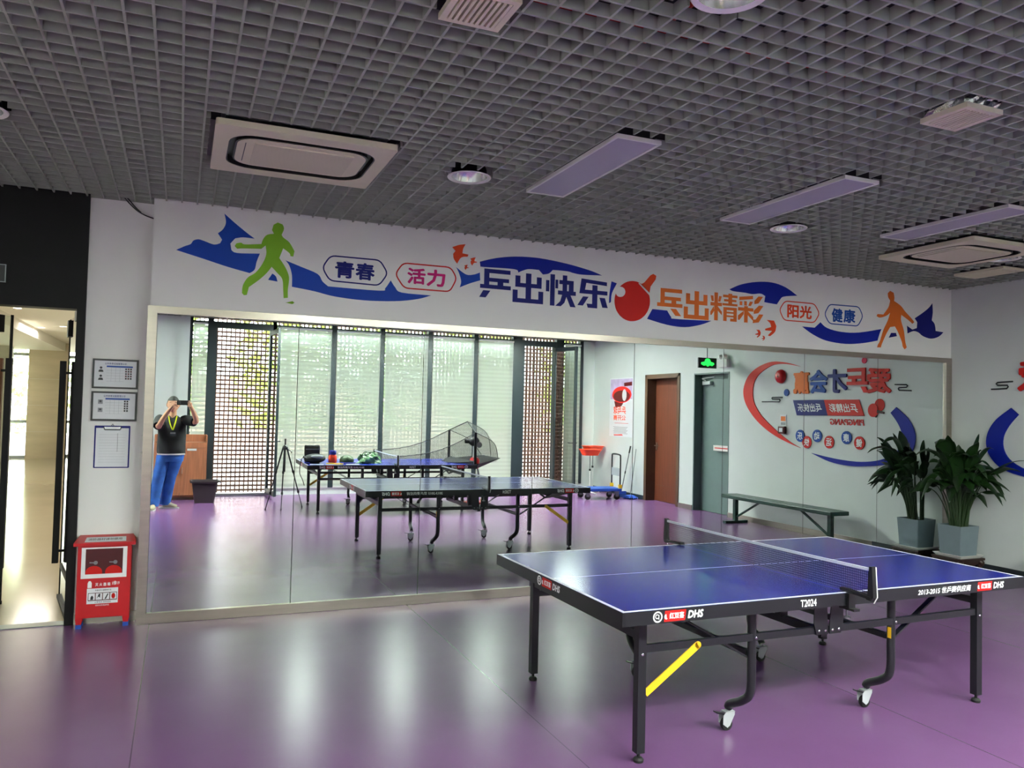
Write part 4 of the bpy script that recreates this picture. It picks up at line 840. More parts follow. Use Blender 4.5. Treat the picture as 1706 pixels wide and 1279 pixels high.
ART = {
    'swoosh_tail': [(-0.069,2.845),(-0.008,2.881),(0.033,2.901),(0.051,2.930),(0.087,2.944),(0.130,2.935),(0.201,2.915),(0.246,2.929),(0.260,2.959),(0.227,3.006),(0.265,3.044),(0.284,3.100),(0.270,3.168),(0.353,3.100),(0.443,3.033),(0.503,2.993),(0.415,2.994),(0.357,2.980),(0.322,2.935),(0.331,2.885),(0.375,2.865),(0.547,2.877),(0.524,2.808),(0.511,2.745),(0.475,2.714),(0.307,2.749),(0.134,2.794),(-0.006,2.829)],
    'swoosh_chip': [(0.648,2.726),(0.617,2.673),(0.690,2.664),(0.676,2.705)],
    'swoosh_left': [(0.747,2.842),(0.871,2.801),(1.005,2.754),(1.046,2.697),(1.094,2.659),(1.524,2.658),(1.573,2.684),(1.618,2.754),(1.657,2.699),(1.717,2.657),(1.979,2.653),(1.855,2.611),(1.652,2.578),(1.386,2.566),(1.144,2.580),(0.986,2.609),(0.804,2.632),(0.801,2.724),(0.779,2.801)],
    'swoosh_hook': [(2.201,2.920),(2.294,2.864),(2.368,2.870),(2.424,2.893),(2.429,2.823),(2.333,2.788),(2.239,2.745),(2.250,2.799),(2.230,2.867)],
    'swoosh_top': [(2.421,2.990),(2.571,3.036),(2.763,3.069),(3.000,3.078),(3.284,3.053),(3.535,3.011),(3.663,2.975),(3.452,2.964),(3.358,2.971),(3.306,2.981),(3.224,2.983),(3.143,2.981),(3.103,2.944),(3.043,2.930),(3.002,2.968),(2.903,2.967),(2.844,2.949),(2.796,2.926),(2.756,2.953),(2.460,2.946),(2.428,2.950)],
    'swoosh_drop': [(3.767,2.928),(3.826,2.914),(3.774,2.814),(3.765,2.728),(3.744,2.717),(3.748,2.812)],
    'swoosh_low': [(4.230,2.695),(4.401,2.692),(4.448,2.633),(4.495,2.616),(4.933,2.625),(4.801,2.577),(4.613,2.541),(4.403,2.551),(4.171,2.595)],
    'swoosh_arc': [(5.150,2.964),(5.296,3.026),(5.494,3.069),(5.697,3.080),(5.878,3.044),(6.037,2.967),(5.854,2.943),(5.803,2.904),(5.765,2.854),(5.675,2.859),(5.598,2.866),(5.610,2.930),(5.546,2.951),(5.446,2.937),(5.347,2.944),(5.199,2.948)],
    'swoosh_right': [(6.107,2.642),(6.281,2.640),(6.362,2.704),(6.458,2.647),(6.665,2.617),(6.919,2.626),(7.251,2.685),(7.223,2.629),(7.194,2.551),(6.978,2.511),(6.723,2.488),(6.446,2.509),(6.255,2.567)],
    'swoosh_chip2': [(7.399,2.650),(7.474,2.655),(7.489,2.618),(7.364,2.593)],
    'swoosh_tail2': [(7.766,2.840),(7.899,2.916),(7.992,2.979),(8.048,3.036),(8.055,2.927),(8.040,2.836),(8.087,2.793),(8.104,2.715),(8.231,2.707),(8.152,2.650),(8.026,2.620),(7.901,2.642),(7.823,2.682),(7.746,2.691),(7.655,2.659),(7.645,2.747),(7.731,2.708),(7.801,2.730),(7.807,2.798)],
    'green': [(0.650,3.048),(0.598,3.034),(0.569,2.997),(0.556,2.955),(0.431,2.939),(0.402,2.950),(0.366,2.940),(0.355,2.918),(0.374,2.899),(0.418,2.906),(0.557,2.917),(0.589,2.947),(0.596,2.877),(0.569,2.797),(0.519,2.722),(0.462,2.678),(0.427,2.613),(0.422,2.551),(0.437,2.534),(0.459,2.539),(0.472,2.602),(0.543,2.662),(0.601,2.722),(0.641,2.780),(0.683,2.737),(0.727,2.686),(0.737,2.592),(0.742,2.534),(0.775,2.540),(0.773,2.611),(0.779,2.706),(0.749,2.782),(0.698,2.856),(0.726,2.938),(0.776,2.903),(0.784,2.880),(0.807,2.878),(0.815,2.923),(0.773,2.990),(0.726,3.024),(0.710,3.046),(0.727,3.096),(0.715,3.131),(0.677,3.142),(0.645,3.121),(0.634,3.077)],
    'sole': [(0.758,2.499),(0.811,2.516),(0.828,2.503),(0.812,2.491)],
    'shoe': [(0.742,2.534),(0.780,2.540),(0.816,2.516),(0.761,2.500),(0.743,2.508)],
    'orange': [(7.351,3.054),(7.344,3.098),(7.380,3.127),(7.434,3.109),(7.446,3.057),(7.441,3.017),(7.546,2.969),(7.616,2.908),(7.714,2.837),(7.761,2.795),(7.730,2.775),(7.669,2.811),(7.556,2.866),(7.551,2.803),(7.594,2.695),(7.619,2.564),(7.644,2.498),(7.611,2.474),(7.581,2.506),(7.565,2.561),(7.504,2.668),(7.458,2.727),(7.384,2.715),(7.326,2.635),(7.262,2.522),(7.245,2.477),(7.189,2.474),(7.201,2.508),(7.232,2.553),(7.281,2.676),(7.348,2.790),(7.382,2.880),(7.347,2.852),(7.288,2.826),(7.221,2.812),(7.177,2.827),(7.191,2.850),(7.279,2.851),(7.352,2.933),(7.375,2.990),(7.381,3.017)],
    'paddle_head': [(4.201,2.771),(4.200,2.745),(4.195,2.719),(4.187,2.694),(4.176,2.670),(4.162,2.648),(4.145,2.627),(4.125,2.609),(4.104,2.593),(4.081,2.580),(4.056,2.571),(4.031,2.564),(4.005,2.561),(3.979,2.560),(3.953,2.564),(3.929,2.570),(3.905,2.580),(3.884,2.593),(3.864,2.608),(3.847,2.626),(3.832,2.646),(3.820,2.668),(3.812,2.691),(3.806,2.716),(3.804,2.741),(3.805,2.766),(3.809,2.791),(3.817,2.816),(3.828,2.840),(3.842,2.862),(3.858,2.882),(3.877,2.900),(3.898,2.916),(3.921,2.930),(3.945,2.940),(3.970,2.947),(3.996,2.951),(4.022,2.951),(4.048,2.949),(4.073,2.942),(4.097,2.933),(4.119,2.921),(4.139,2.905),(4.157,2.887),(4.172,2.867),(4.184,2.845),(4.193,2.821),(4.199,2.796)],
    'bite': [(3.922,2.839),(3.920,2.826),(3.915,2.814),(3.906,2.803),(3.895,2.794),(3.882,2.788),(3.868,2.786),(3.854,2.786),(3.841,2.790),(3.829,2.797),(3.821,2.807),(3.815,2.818),(3.813,2.831),(3.814,2.844),(3.819,2.856),(3.828,2.867),(3.839,2.876),(3.852,2.882),(3.866,2.884),(3.880,2.884),(3.893,2.880),(3.905,2.873),(3.914,2.864),(3.919,2.852)],
    'paddle_handle': [(4.084,2.920),(4.134,2.949),(4.200,3.023),(4.234,3.041),(4.268,3.025),(4.262,2.989),(4.205,2.914),(4.193,2.847)],
    'paddle_line': [(4.065,2.934),(4.079,2.939),(4.206,2.841),(4.198,2.821)],
    'b1': [(1.034,2.811),(1.102,2.921),(1.524,2.923),(1.598,2.810),(1.523,2.696),(1.101,2.702)],
    'b2': [(1.648,2.811),(1.718,2.918),(2.154,2.920),(2.216,2.822),(2.152,2.694),(1.733,2.692)],
    'b3': [(5.791,2.800),(5.867,2.903),(6.278,2.904),(6.355,2.798),(6.281,2.688),(5.858,2.688)],
    'b4': [(6.409,2.796),(6.482,2.913),(6.916,2.917),(6.980,2.809),(6.904,2.690),(6.485,2.691)],
    'bird_big': [(2.160,3.094),(2.223,3.120),(2.283,3.132),(2.261,3.089),(2.256,3.048),(2.312,3.043),(2.305,3.023),(2.262,3.017),(2.235,2.999),(2.209,2.952),(2.177,2.993),(2.170,3.036),(2.191,3.064)],
    'bird_c': [(5.632,2.681),(5.729,2.679),(5.760,2.624),(5.743,2.562),(5.680,2.513),(5.650,2.519),(5.705,2.570),(5.616,2.570),(5.613,2.586),(5.692,2.610),(5.678,2.649)],
    'birds_small': [(2.361,2.988),(2.296,2.929),(5.519,2.530),(5.589,2.486)],
}
WART = {
    'ring_red': [(4.177,2.413),(3.878,2.485),(3.566,2.512),(3.276,2.451),(3.053,2.333),(2.940,2.183),(2.912,2.029),(2.985,1.850),(3.180,1.649),(3.441,1.481),(3.727,1.357),(3.999,1.274),(4.196,1.225),(3.999,1.298),(3.760,1.419),(3.530,1.557),(3.328,1.701),(3.176,1.875),(3.134,2.052),(3.169,2.203),(3.279,2.325),(3.460,2.418),(3.637,2.465),(3.879,2.464)],
    'ring_blue': [(4.411,1.164),(4.751,1.066),(5.093,1.032),(5.416,1.049),(5.721,1.092),(5.962,1.159),(6.102,1.286),(6.147,1.426),(6.123,1.562),(6.029,1.698),(5.861,1.826),(5.776,1.755),(5.887,1.625),(5.948,1.497),(5.937,1.357),(5.842,1.241),(5.620,1.146),(5.310,1.100),(4.980,1.104),(4.691,1.129)],
    'band_navy': [(4.035,1.921),(4.645,1.924),(4.718,1.704),(4.116,1.699)],
    'band_red': [(4.645,1.924),(5.263,1.926),(5.355,1.708),(4.718,1.704)],
    'cloud1': [(5.840,2.114),(6.014,2.108),(6.030,2.093),(6.014,2.077),(5.902,2.075),(5.892,2.059),(5.906,2.039),(6.087,2.033)],
    'cloud2': [(3.810,1.967),(3.592,1.966),(3.577,1.953),(3.593,1.938),(3.742,1.936),(3.759,1.920),(3.743,1.901),(3.358,1.899)],
}
# ------------------------------------------------------------------ vinyl pictures and lettering on the white fascia
def decal(name, polys, m, label, cat='wall decal', group=None, d=0.0012, soft=True):
    g = MB()
    for p in polys: g.prism(soften(p) if soft else p, F_front, d, m)
    return tag(g.build(name), label, cat, group)
rib = 'blue ribbon pieces on the fascia'
decal('ribbon_decal', [ART['swoosh_tail']], 'blue_ink', 'blue wave tail with pointed tips left of the green player', group=rib)
decal('ribbon_decal', [ART['swoosh_chip']], 'blue_ink', 'small blue triangle between the legs of the green player', group=rib)
decal('ribbon_decal', [ART['swoosh_left']], 'blue_ink', 'blue ribbon sweeping from the green player under the two left word badges', group=rib)
decal('ribbon_decal', [ART['swoosh_hook']], 'blue_ink', 'short blue ribbon hook below the left orange birds', group=rib)
decal('ribbon_decal', [ART['swoosh_top']], 'deepblue_ink', 'blue arched ribbon above the large navy slogan', group=rib)
decal('ribbon_decal', [ART['swoosh_drop']], 'deepblue_ink', 'thin blue sliver between the navy slogan and the red bat', group=rib)
decal('ribbon_decal', [ART['swoosh_low']], 'deepblue_ink', 'blue crescent ribbon under the large orange slogan', group=rib)
decal('ribbon_decal', [ART['swoosh_arc']], 'deepblue_ink', 'blue arched ribbon above the right end of the orange slogan', group=rib)
decal('ribbon_decal', [ART['swoosh_right']], 'deepblue_ink', 'blue ribbon curving under the two right word badges', group=rib)
decal('ribbon_decal', [ART['swoosh_chip2']], 'navy_ink', 'small dark blue piece between the legs of the orange player', group=rib)
decal('ribbon_decal', [ART['swoosh_tail2']], 'navy_ink', 'dark blue fishtail right of the orange player', group=rib)
p = decal('player_decal', [ART['green']], 'green_ink', 'green silhouette of a running table tennis player')
g = MB(); g.prism(ART['shoe'], F_front, .0016, 'white_ink'); g.build('white_shoe', p); g = MB(); g.prism(ART['sole'], F_front, .0012, 'green_ink'); g.build('shoe_sole', p)
decal('player_decal', [ART['orange']], 'orange_ink', 'orange silhouette of a standing table tennis player')
p = decal('bat_decal', [ART['paddle_head']], 'red_ink', 'big red table tennis bat with a white ball between the two slogans')
g = MB(); g.prism(ART['bite'], F_front, .0018, 'white_ink'); g.build('white_ball', p); g = MB(); g.prism(ART['paddle_handle'], F_front, .0012, 'redorange_ink'); h_ = g.build('handle', p)
g = MB(); g.prism(ART['paddle_line'], F_front, .002, 'white_ink'); g.build('white_line', p)
def badge(hexa, ink, chars, boxes, label):
    cx = sum(q[0] for q in hexa)/6; cy = sum(q[1] for q in hexa)/6; pts = []
    for i in range(6):      # rounded corners
        a, b, c = [Vector((*hexa[(i+k) % 6], 0)) for k in (-1, 0, 1)]
        u = b+(a-b).normalized()*.045; w = b+(c-b).normalized()*.045
        pts += [tuple(((1-t)**2*u+2*t*(1-t)*b+t*t*w)[:2]) for t in (0, .25, .5, .75, 1)]
    inn = []
    for i, q in enumerate(pts):
        a = Vector(pts[i-1]); b = Vector(q); c = Vector(pts[(i+1) % len(pts)]); d = (c-a).normalized(); n = Vector((-d.y, d.x))
        if n.dot(Vector((cx, cy))-b) < 0: n = -n
        inn.append(tuple(b+n*.0115))
    g = MB(); g.ring(pts, inn, F_front, .0012, ink[0]); o = tag(g.build('word_badge'), label, 'wall decal', 'word badges on the fascia')
    for c, bx in zip(chars, boxes):
        g = MB(); text(g, c, bx, F_front, .0012, ink[1], .035); g.build('character', o)
badge(ART['b1'], ('navy_ink', 'navy_ink'), '青春', [(1.145, 2.737, 1.306, 2.878), (1.316, 2.735, 1.478, 2.880)], 'navy outlined six-sided badge with two navy characters, leftmost badge')
badge(ART['b2'], ('red_ink', 'magenta_ink'), '活力', [(1.761, 2.740, 1.924, 2.879), (1.934, 2.732, 2.104, 2.881)], 'red outlined six-sided badge with two magenta characters')
badge(ART['b3'], ('redorange_ink', 'redorange_ink'), '阳光', [(5.903, 2.725, 6.060, 2.866), (6.072, 2.726, 6.239, 2.868)], 'orange outlined six-sided badge with two orange-red characters')
badge(ART['b4'], ('midblue_ink', 'midblue_ink'), '健康', [(6.519, 2.719, 6.677, 2.872), (6.688, 2.722, 6.860, 2.874)], 'blue outlined six-sided badge with two blue characters')
# large slogan, drawn stroke by stroke in a heavy square hand; each glyph on a 100 x 100 field
R_ = lambda x0, y0, x1, y1: [(x0, y0), (x1, y0), (x1, y1), (x0, y1)]
GL = {
 '乒': [[(14, 100), (96, 100), (96, 86), (30, 86), (30, 70), (92, 70), (92, 57), (30, 57), (30, 46), (14, 46)], R_(56, 46, 74, 57.5), [(2, 33), (98, 33), (98, 46.5), (2, 46.5)], [(12, 26), (34, 26), (20, 2), (0, 2)]],
 '乓': [[(14, 100), (96, 100), (96, 86), (30, 86), (30, 70), (92, 70), (92, 57), (30, 57), (30, 46), (14, 46)], R_(56, 46, 74, 57.5), [(2, 33), (98, 33), (98, 46.5), (2, 46.5)], [(52, 27), (74, 27), (94, 2), (72, 2)]],
 '出': [R_(42, 12, 60, 100), [(8, 90), (24, 90), (24, 66), (78, 66), (78, 90), (94, 90), (94, 52), (8, 52)], [(0, 42), (16, 42), (16, 14.5), (84, 14.5), (84, 42), (100, 42), (100, 0), (0, 0)]],
 '快': [R_(14, 0, 29, 100), R_(0, 44, 11, 80), R_(31, 56, 40, 84), [(44, 84), (92, 84), (92, 50), (100, 50), (100, 37), (40, 37), (40, 50), (76, 50), (76, 71), (44, 71)], R_(55, 50, 70, 100), [(54, 37), (70, 37), (62, 12), (50, 0), (32, 0), (48, 16)], [(66, 37), (82, 37), (100, 0), (82, 0)]],
 '乐': [[(12, 100), (96, 94), (96, 81), (28, 86), (24, 62), (98, 62), (98, 48), (6, 48)], R_(48, 8, 65, 80), [(34, 0), (65, 0), (65, 14), (30, 14)], [(18, 38), (36, 38), (18, 6), (0, 6)], [(72, 38), (90, 38), (100, 4), (82, 4)]],
 '精': [R_(14, 0, 27, 100), [(0, 88), (10, 88), (12, 68), (4, 68)], [(31, 88), (41, 88), (36, 68), (28, 68)], R_(0, 52, 42, 64), [(12, 50), (14, 34), (4, 18), (0, 18), (0, 30)], [(27, 50), (42, 32), (42, 20), (27, 36)], R_(46, 86, 100, 95), R_(50, 71, 96, 79), R_(44, 56, 100, 64), R_(66, 60, 80, 100), R_(48, 0, 60, 50), [(60, 50), (98, 50), (98, 0), (74, 0), (74, 10), (86, 10), (86, 40), (60, 40)], R_(60, 28, 86, 34), R_(60, 15, 86, 21)],
 '彩': [[(4, 92), (58, 100), (58, 88), (4, 80)], R_(6, 62, 16, 76), R_(24, 62, 34, 78), [(46, 78), (58, 78), (50, 62), (40, 62)], R_(0, 42, 60, 54), R_(24, 0, 38, 60), [(22, 42), (22, 30), (6, 8), (0, 8), (0, 24)], [(38, 42), (60, 22), (60, 8), (38, 28)], [(80, 100), (98, 100), (80, 74), (64, 70), (64, 82)], [(82, 66), (100, 66), (80, 38), (62, 34), (62, 46)], [(84, 34), (100, 34), (82, 4), (58, 0), (60, 13), (70, 14)]],
}
def glyph(g, ch, box, fr, d, m):
    for k, st in enumerate(GL[ch]):
        g.prism([(box[0]+(box[2]-box[0])*x/100, box[1]+(box[3]-box[1])*y/100) for x, y in st], fr, d+.00008*k, m)
def slogan(chars, boxes, m, label):
    t = thing('slogan_lettering', label, 'wall lettering', (0, 0, 0), 0, 'large slogans on the fascia')
    for c, bx in zip(chars, boxes):
        g = MB(); glyph(g, c, bx, F_front, .0014, m); g.build('character', t)
slogan('乒出快乐', [(2.423, 2.670, 2.732, 2.934), (2.745, 2.654, 3.05, 2.926), (3.077, 2.650, 3.387, 2.941), (3.405, 2.657, 3.731, 2.929)], 'navy_ink', 'large navy four-character slogan left of the red bat')
slogan('乓出精彩', [(4.278, 2.641, 4.585, 2.911), (4.597, 2.629, 4.897, 2.911), (4.918, 2.635, 5.252, 2.918), (5.262, 2.636, 5.587, 2.919)], 'orange_ink', 'large orange four-character slogan right of the red bat')
birds = 'flying bird decals'
decal('bird_decal', [ART['bird_big']], 'redorange_ink', 'largest orange bird above the red outlined badge', 'bird decal', birds)
decal('bird_decal', [ART['bird_c']], 'redorange_ink', 'largest of the three orange birds under the end of the orange slogan', 'bird decal', birds)
bx = sum(q[0] for q in ART['bird_big'])/13; by = sum(q[1] for q in ART['bird_big'])/13; cx_ = sum(q[0] for q in ART['bird_c'])/11; cy_ = sum(q[1] for q in ART['bird_c'])/11
for (x, y), s, src, ox, oy, lab in ((ART['birds_small'][0], .42, 'bird_big', bx, by, 'middle-sized orange bird right of the largest left bird'), (ART['birds_small'][1], .27, 'bird_big', bx, by, 'smallest orange bird above the short blue hook'),
        (ART['birds_small'][2], .48, 'bird_c', cx_, cy_, 'middle-sized orange bird left of the largest right bird'), (ART['birds_small'][3], .30, 'bird_c', cx_, cy_, 'smallest orange bird close above the mirror frame')):
    decal('bird_decal', [[(x+(u-ox)*s, y+(v-oy)*s) for u, v in ART[src]]], 'redorange_ink', lab, 'bird decal', birds)

# ------------------------------------------------------------------ raised acrylic art on the right wall
def relief(name, polys, m, label, d=.012, cat='wall art', group=None):
    g = MB()
    for p in polys: g.prism(soften(p) if len(p) > 6 else p, F_right, d, m)
    return tag(g.build(name), label, cat, group)
def smooth2(pts, n=4): return [(q.x, q.y) for q in catmull([(u, v, 0) for u, v in pts], n, True)]
relief('crescent_panel', [WART['ring_red']], 'red_ink', 'tall red crescent around the left of the wall slogan, beside the grey door')
relief('crescent_panel', [WART['ring_blue']], 'deepblue_ink', 'large dark blue crescent low on the right wall behind the potted plant')
t = thing('title_lettering', 'large red, navy, blue and orange five-character title on the right wall', 'wall lettering', (XR, 5.0, 2.18))
FT = lambda u, v, d: (-.001-d, u-5.0, v-2.18)
for c, bx_, m in (('爱', (5.785, 2.007, 5.400, 2.339), 'red_ink'), ('乒', (5.425, 2.011, 5.050, 2.348), 'red_ink'), ('才', (5.065, 2.017, 4.712, 2.349), 'navy_ink'), ('会', (4.706, 2.015, 4.370, 2.351), 'midblue_ink'), ('赢', (4.359, 2.012, 4.044, 2.344), 'orange_ink')):
    g = MB()
    if c == '乒': glyph(g, c, bx_, FT, .02, m)
    else: text(g, c, bx_, FT, .02, m, .032, True)
    o = g.build('character', t); o['label'] = {'red_ink': 'red character', 'navy_ink': 'navy character', 'midblue_ink': 'blue character', 'orange_ink': 'orange character'}[m]
relief('dot_panel', [circle(5.347, 2.444, .040, 28)], 'crimson_ink', 'crimson dot above the wall title', .012)
relief('dot_panel', [circle(3.891, 2.035, .052, 28)], 'midblue_ink', 'blue dot under the fire bell', .012)
for key, m, s, lab in (('band_red', 'red_ink', '乒出精彩', 'red slanted plaque with four white characters under the wall title'), ('band_navy', 'navy_ink', '乓出快乐', 'navy slanted plaque with four white characters beside the red plaque')):
    o = relief('slogan_plaque', [WART[key]], m, lab, .014, 'plaque', 'slanted plaques')
    q = WART[key]; ya = max(q[1][0], q[2][0])-.09 if key == 'band_red' else q[1][0]-.02; yb_ = min(q[0][0], q[3][0])+.10
    g = MB(); text(g, s, (ya-.02, 1.752, yb_, 1.872), lambda u, v, d: (XR-.0145-d, u+(v-1.81)*-.3, v), .002, 'white_ink', .02); g.build('lettering', o)
t = thing('crossed_bats', 'pair of red table tennis bats beside the slanted red plaque', 'wall art', (XR, 5.55, 1.80)); FB = lambda u, v, d: (-d, u-5.55, v-1.80)
for i, (cy, cz, r, hy, hz) in enumerate(((5.600, 1.853, .078, 5.535, 1.695), (5.503, 1.785, .084, 5.672, 1.752))):
    g = MB(); dd = .010+.006*i; g.prism(circle(cy, cz, r, 30, r*1.05), FB, dd, 'red_ink'); bt = g.build('blade', t)
    a = Vector((cy, cz)); e = Vector((hy, hz)); d_ = (e-a).normalized(); n = Vector((-d_.y, d_.x))*.013
    g = MB(); g.prism([tuple(a+d_*r*.8+n*1.6), tuple(e+n), tuple(e-n), tuple(a+d_*r*.8-n*1.6)], FB, dd+.003, 'dark_red'); g.build('handle', bt)
g = MB(); text(g, 'PINGPANG', (5.341, 1.578, 4.755, 1.662), lambda u, v, d: (XR-d, u-(v-1.62)*.2, v), .008, 'red_ink', .012, True); tag(g.build('latin_lettering'), 'red slanted capital letters under the red plaque', 'wall lettering')
for c, (y, z), m, lab in zip('健康运动快乐', ((5.277, 1.348), (5.055, 1.41), (4.744, 1.335), (4.517, 1.413), (4.319, 1.316), (4.184, 1.401)), ('red_ink', 'midblue_ink')*3, ('red round badge nearest the potted plant', 'blue round badge second from the potted plant', 'red round badge under the start of the slanted lettering', 'blue round badge under the joint of the two plaques', 'red round badge second from the fire call point', 'blue round badge nearest the fire call point')):
    o = relief('round_badge', [circle(y, z, .088, 32)], m, lab, .012, 'round badge', 'round character badges')
    g = MB(); text(g, c, (y+.052, z-.055, y-.052, z+.055), lambda u, v, d: (XR-.0125-d, u, v), .002, 'white_ink', .025); g.build('character', o)
for key, m, lab in (('cloud1', 'black_ink', 'dark stepped cloud line right beside the large title'), ('cloud2', 'black_ink', 'dark stepped cloud line between the red crescent and the fire call point')):
    g = MB(); g.tube([(XR-.012, y, z) for y, z in WART[key]], .008, m, 8); tag(g.build('cloud_line', None, True), lab, 'wall art', 'cloud lines')
# fire bell, call point
t = thing('fire_bell', 'round red fire alarm bell on the right wall', 'alarm bell', (XR, 3.775, 2.28))
g = MB(); g.lathe([(0, -.075), (.035, -.075), (.075, -.064), (.098, -.04), (.106, -.018), (.106, -.01)], (0, 0, 0), 'red_paint', 36, 'X'); g.build('gong', t, True); g = MB(); g.lathe([(0, -.018), (.06, -.018), (.06, 0), (0, 0)], (0, 0, 0), 'dark_red', 24, 'X'); g.build('base', t); g = MB(); g.ball((-.077, 0, 0), (.006, .012, .012), 'chrome', 12, 8); g.build('bolt', t, True)
t = thing('call_point', 'small dark fire call point box low on the right wall', 'call point', (XR, 3.825, 1.475))
g = MB(); g.box((-.05, -.065, -.055), (0, .065, .055), 'dark_red'); g.build('housing', t, bevel=.006); g = MB(); g.box((-.053, -.035, -.03), (-.05, .035, .03), 'paper'); g.build('button_plate', t)
t = thing('call_point_sign', 'small white and orange sign above the fire call point', 'sign', (XR, 3.825, 1.62))
g = MB(); g.box((-.006, -.068, -.085), (0, .068, .085), 'paper'); g.build('plate', t); g = MB(); g.box((-.007, -.05, -.01), (-.006, .05, .06), 'orange_ink'); g.box((-.007, -.05, -.07), (-.006, .05, -.03), 'grey_ink'); g.build('print', t)
# hanging exit sign and twin-head emergency lamp
t = thing('exit_sign', 'green lit exit sign hanging on rods beside the grey door', 'sign', (8.0, 2.42, 2.53))
g = MB(); g.box((-.18, -.014, -.085), (.18, .014, .085), 'black_plastic'); g.build('housing', t, bevel=.003)
g = MB()
for s in (1, -1):
    F = lambda u, v, d, s=s: (u, s*(.0145+d), v)
    g.prism([(-.13, -.02), (-.08, -.045), (-.03, -.035), (0, -.06), (.04, -.035), (.09, -.045), (.13, -.02), (.125, .005), (.06, .02), (.045, .06), (0, .075), (-.045, .06), (-.06, .02), (-.125, .005)], F, .001, 'green_exit')
g.build('lit_symbol', t)
g = MB()
g.tube([(0, 0, .085), (0, 0, .68)], .008, 'grey_metal', 8); g.build('hanging_rod', t)
t = thing('emergency_light', 'white twin-head emergency lamp on the wall beside the exit sign', 'emergency light', (XR, 2.42, 2.55))
g = MB(); g.box((-.07, -.13, -.075), (0, .13, .055), 'white_plastic'); g.build('battery_box', t, bevel=.006)
for y in (-.065, .065):
    g = MB(); g.lathe([(.0, -.03), (.022, -.03), (.04, .02), (.0, .026)], (-.055, y, .10), 'white_plastic', 18, 'X'); g.tube([(-.05, y, .055), (-.05, y, .09)], .01, 'white_plastic', 8); g.build('lamp_head', t, True)
# poster
t = thing('poster', 'tall poster with a big red bat on pale lilac, next to the brown door', 'poster', (XR, -.93, 1.79)); c = .602; a = .46
FP = lambda u, v, d: (-.003-d, u, v)
g = MB(); g.box((-.003, -a, -c), (-.0005, a, c), 'paper'); g.build('sheet', t)
g = MB(); g.prism([(-a*.95, c*.28), (a*.95, c*.28), (a*.95, c*.97), (-a*.95, c*.97)], FP, .0004, 'lilac')
g.build('sky_print', t)
g = MB(); F2 = lambda u, v, d: (-.0036-d, u, v)
g.prism([(u*1.0+.02, v+.26) for u, v in circle(0, 0, .38, 40, .17)], F2, .0004, 'red_ink'); g.prism([(u+.02, v+.23) for u, v in circle(0, 0, .33, 36, .12)], lambda u, v, d: (-.0041-d, u, v), .0004, 'dark_red'); g.prism([(.1, .5), (.42, .52), (.42, .44), (.12, .43)], F2, .0004, 'dark_red'); g.prism([(-.28, .13), (.10, .10), (.02, .02), (-.22, .0)], F2, .0003, 'dark_red'); g.build('bat_print', t)
g = MB(); g.prism(circle(.13, .25, .085, 28, .12), lambda u, v, d: (-.0047-d, u, v), .0004, 'white_ink'); g.build('ball_print', t)
F2 = lambda u, v, d: (-.0036-d, -u, v)
g = MB(); text(g, '乒乓球', (-.20, -.14, .30, .02), F2, .0004, 'redorange_ink', .02); text(g, '公开赛', (-.20, -.27, .30, -.16), F2, .0004, 'redorange_ink', .02)
g.build('title_lettering', t); g = MB()
for k in range(7): g.prism([(-.28+.03*(k % 3), -.40-k*.022), (.30-.04*(k % 2), -.40-k*.022), (.30-.04*(k % 2), -.409-k*.022), (-.28+.03*(k % 3), -.409-k*.022)], F2, .0003, 'grey_ink')
g.prism([(-.30, -.33), (.25, -.33), (.25, -.322), (-.30, -.322)], F2, .0003, 'red_ink'); g.prism([(-.10, -.575), (.26, -.585), (.28, -.565), (-.06, -.55)], F2, .0003, 'red_ink'); g.build('text_lines', t)

# ------------------------------------------------------------------ bench by the right wall
t = thing('bench', 'long dark green trestle bench along the right wall under the slogan', 'bench', (8.06, 4.10, 0)); L = 1.15
g = MB(); g.prism(rrect(-.16, -L, .16, L, .02), lambda u, v, d: (u, v, .385+d), .055, 'dark_green_paint'); g.build('seat', t, bevel=.008)
for s in (-1, 1):
    g = MB(); g.box((-.03, s*.98-.03, .035), (.03, s*.98+.03, .385), 'dark_green_paint'); lg = g.build('leg', t)
    g = MB(); g.box((-.21, s*.98-.035, 0), (.21, s*.98+.035, .04), 'dark_green_paint'); g.build('foot_bar', lg)
    g = MB(); g.bar((0, s*.95, .10), (0, s*.42, .38), .025, .025, 'dark_green_paint'); g.build('brace', t)

# ------------------------------------------------------------------ potted plant in the corner
px, py = 8.15, 6.335
t = thing('plant_stand', 'low dark carved wooden stand under the grey plant pot', 'plant stand', (px, py, 0))
g = MB(); g.box((-.19, -.19, .125), (.19, .19, .150), 'dark_wood'); g.box((-.17, -.17, .10), (.17, .17, .125), 'dark_wood'); g.build('top', t, bevel=.004)
for sx in (-1, 1):
    for sy in (-1, 1):
        g = MB(); g.tube(catmull([(sx*.13, sy*.13, .12), (sx*.165, sy*.165, .095), (sx*.15, sy*.15, .05), (sx*.175, sy*.175, .012)], 5), [.026, .028, .03, .03, .03, .03, .028, .026, .024, .022, .02, .02, .02, .02, .022, .022][:16], 'dark_wood', 10); g.ball((sx*.178, sy*.178, .018), .018, 'dark_wood', 12, 8); g.build('leg', t, True)
    g = MB(); g.prism([(-.13, .11), (.13, .11), (.10, .085), (.04, .065), (0, .075), (-.04, .065), (-.10, .085)], lambda u, v, d, sx=sx: (u, sx*.16-.006+d, v), .012, 'dark_wood'); g.build('apron', t)
t = thing('potted_plant', 'leafy dark green plant in a square grey pot on a low stand in the corner', 'plant', (px, py, .15))
g = MB(); o_ = rrect(-.185, -.185, .185, .185, .01, 3); i_ = rrect(-.165, -.165, .165, .165, .01, 3); n = len(o_)
bb = [(u*.85, v*.85) for u, v in o_]
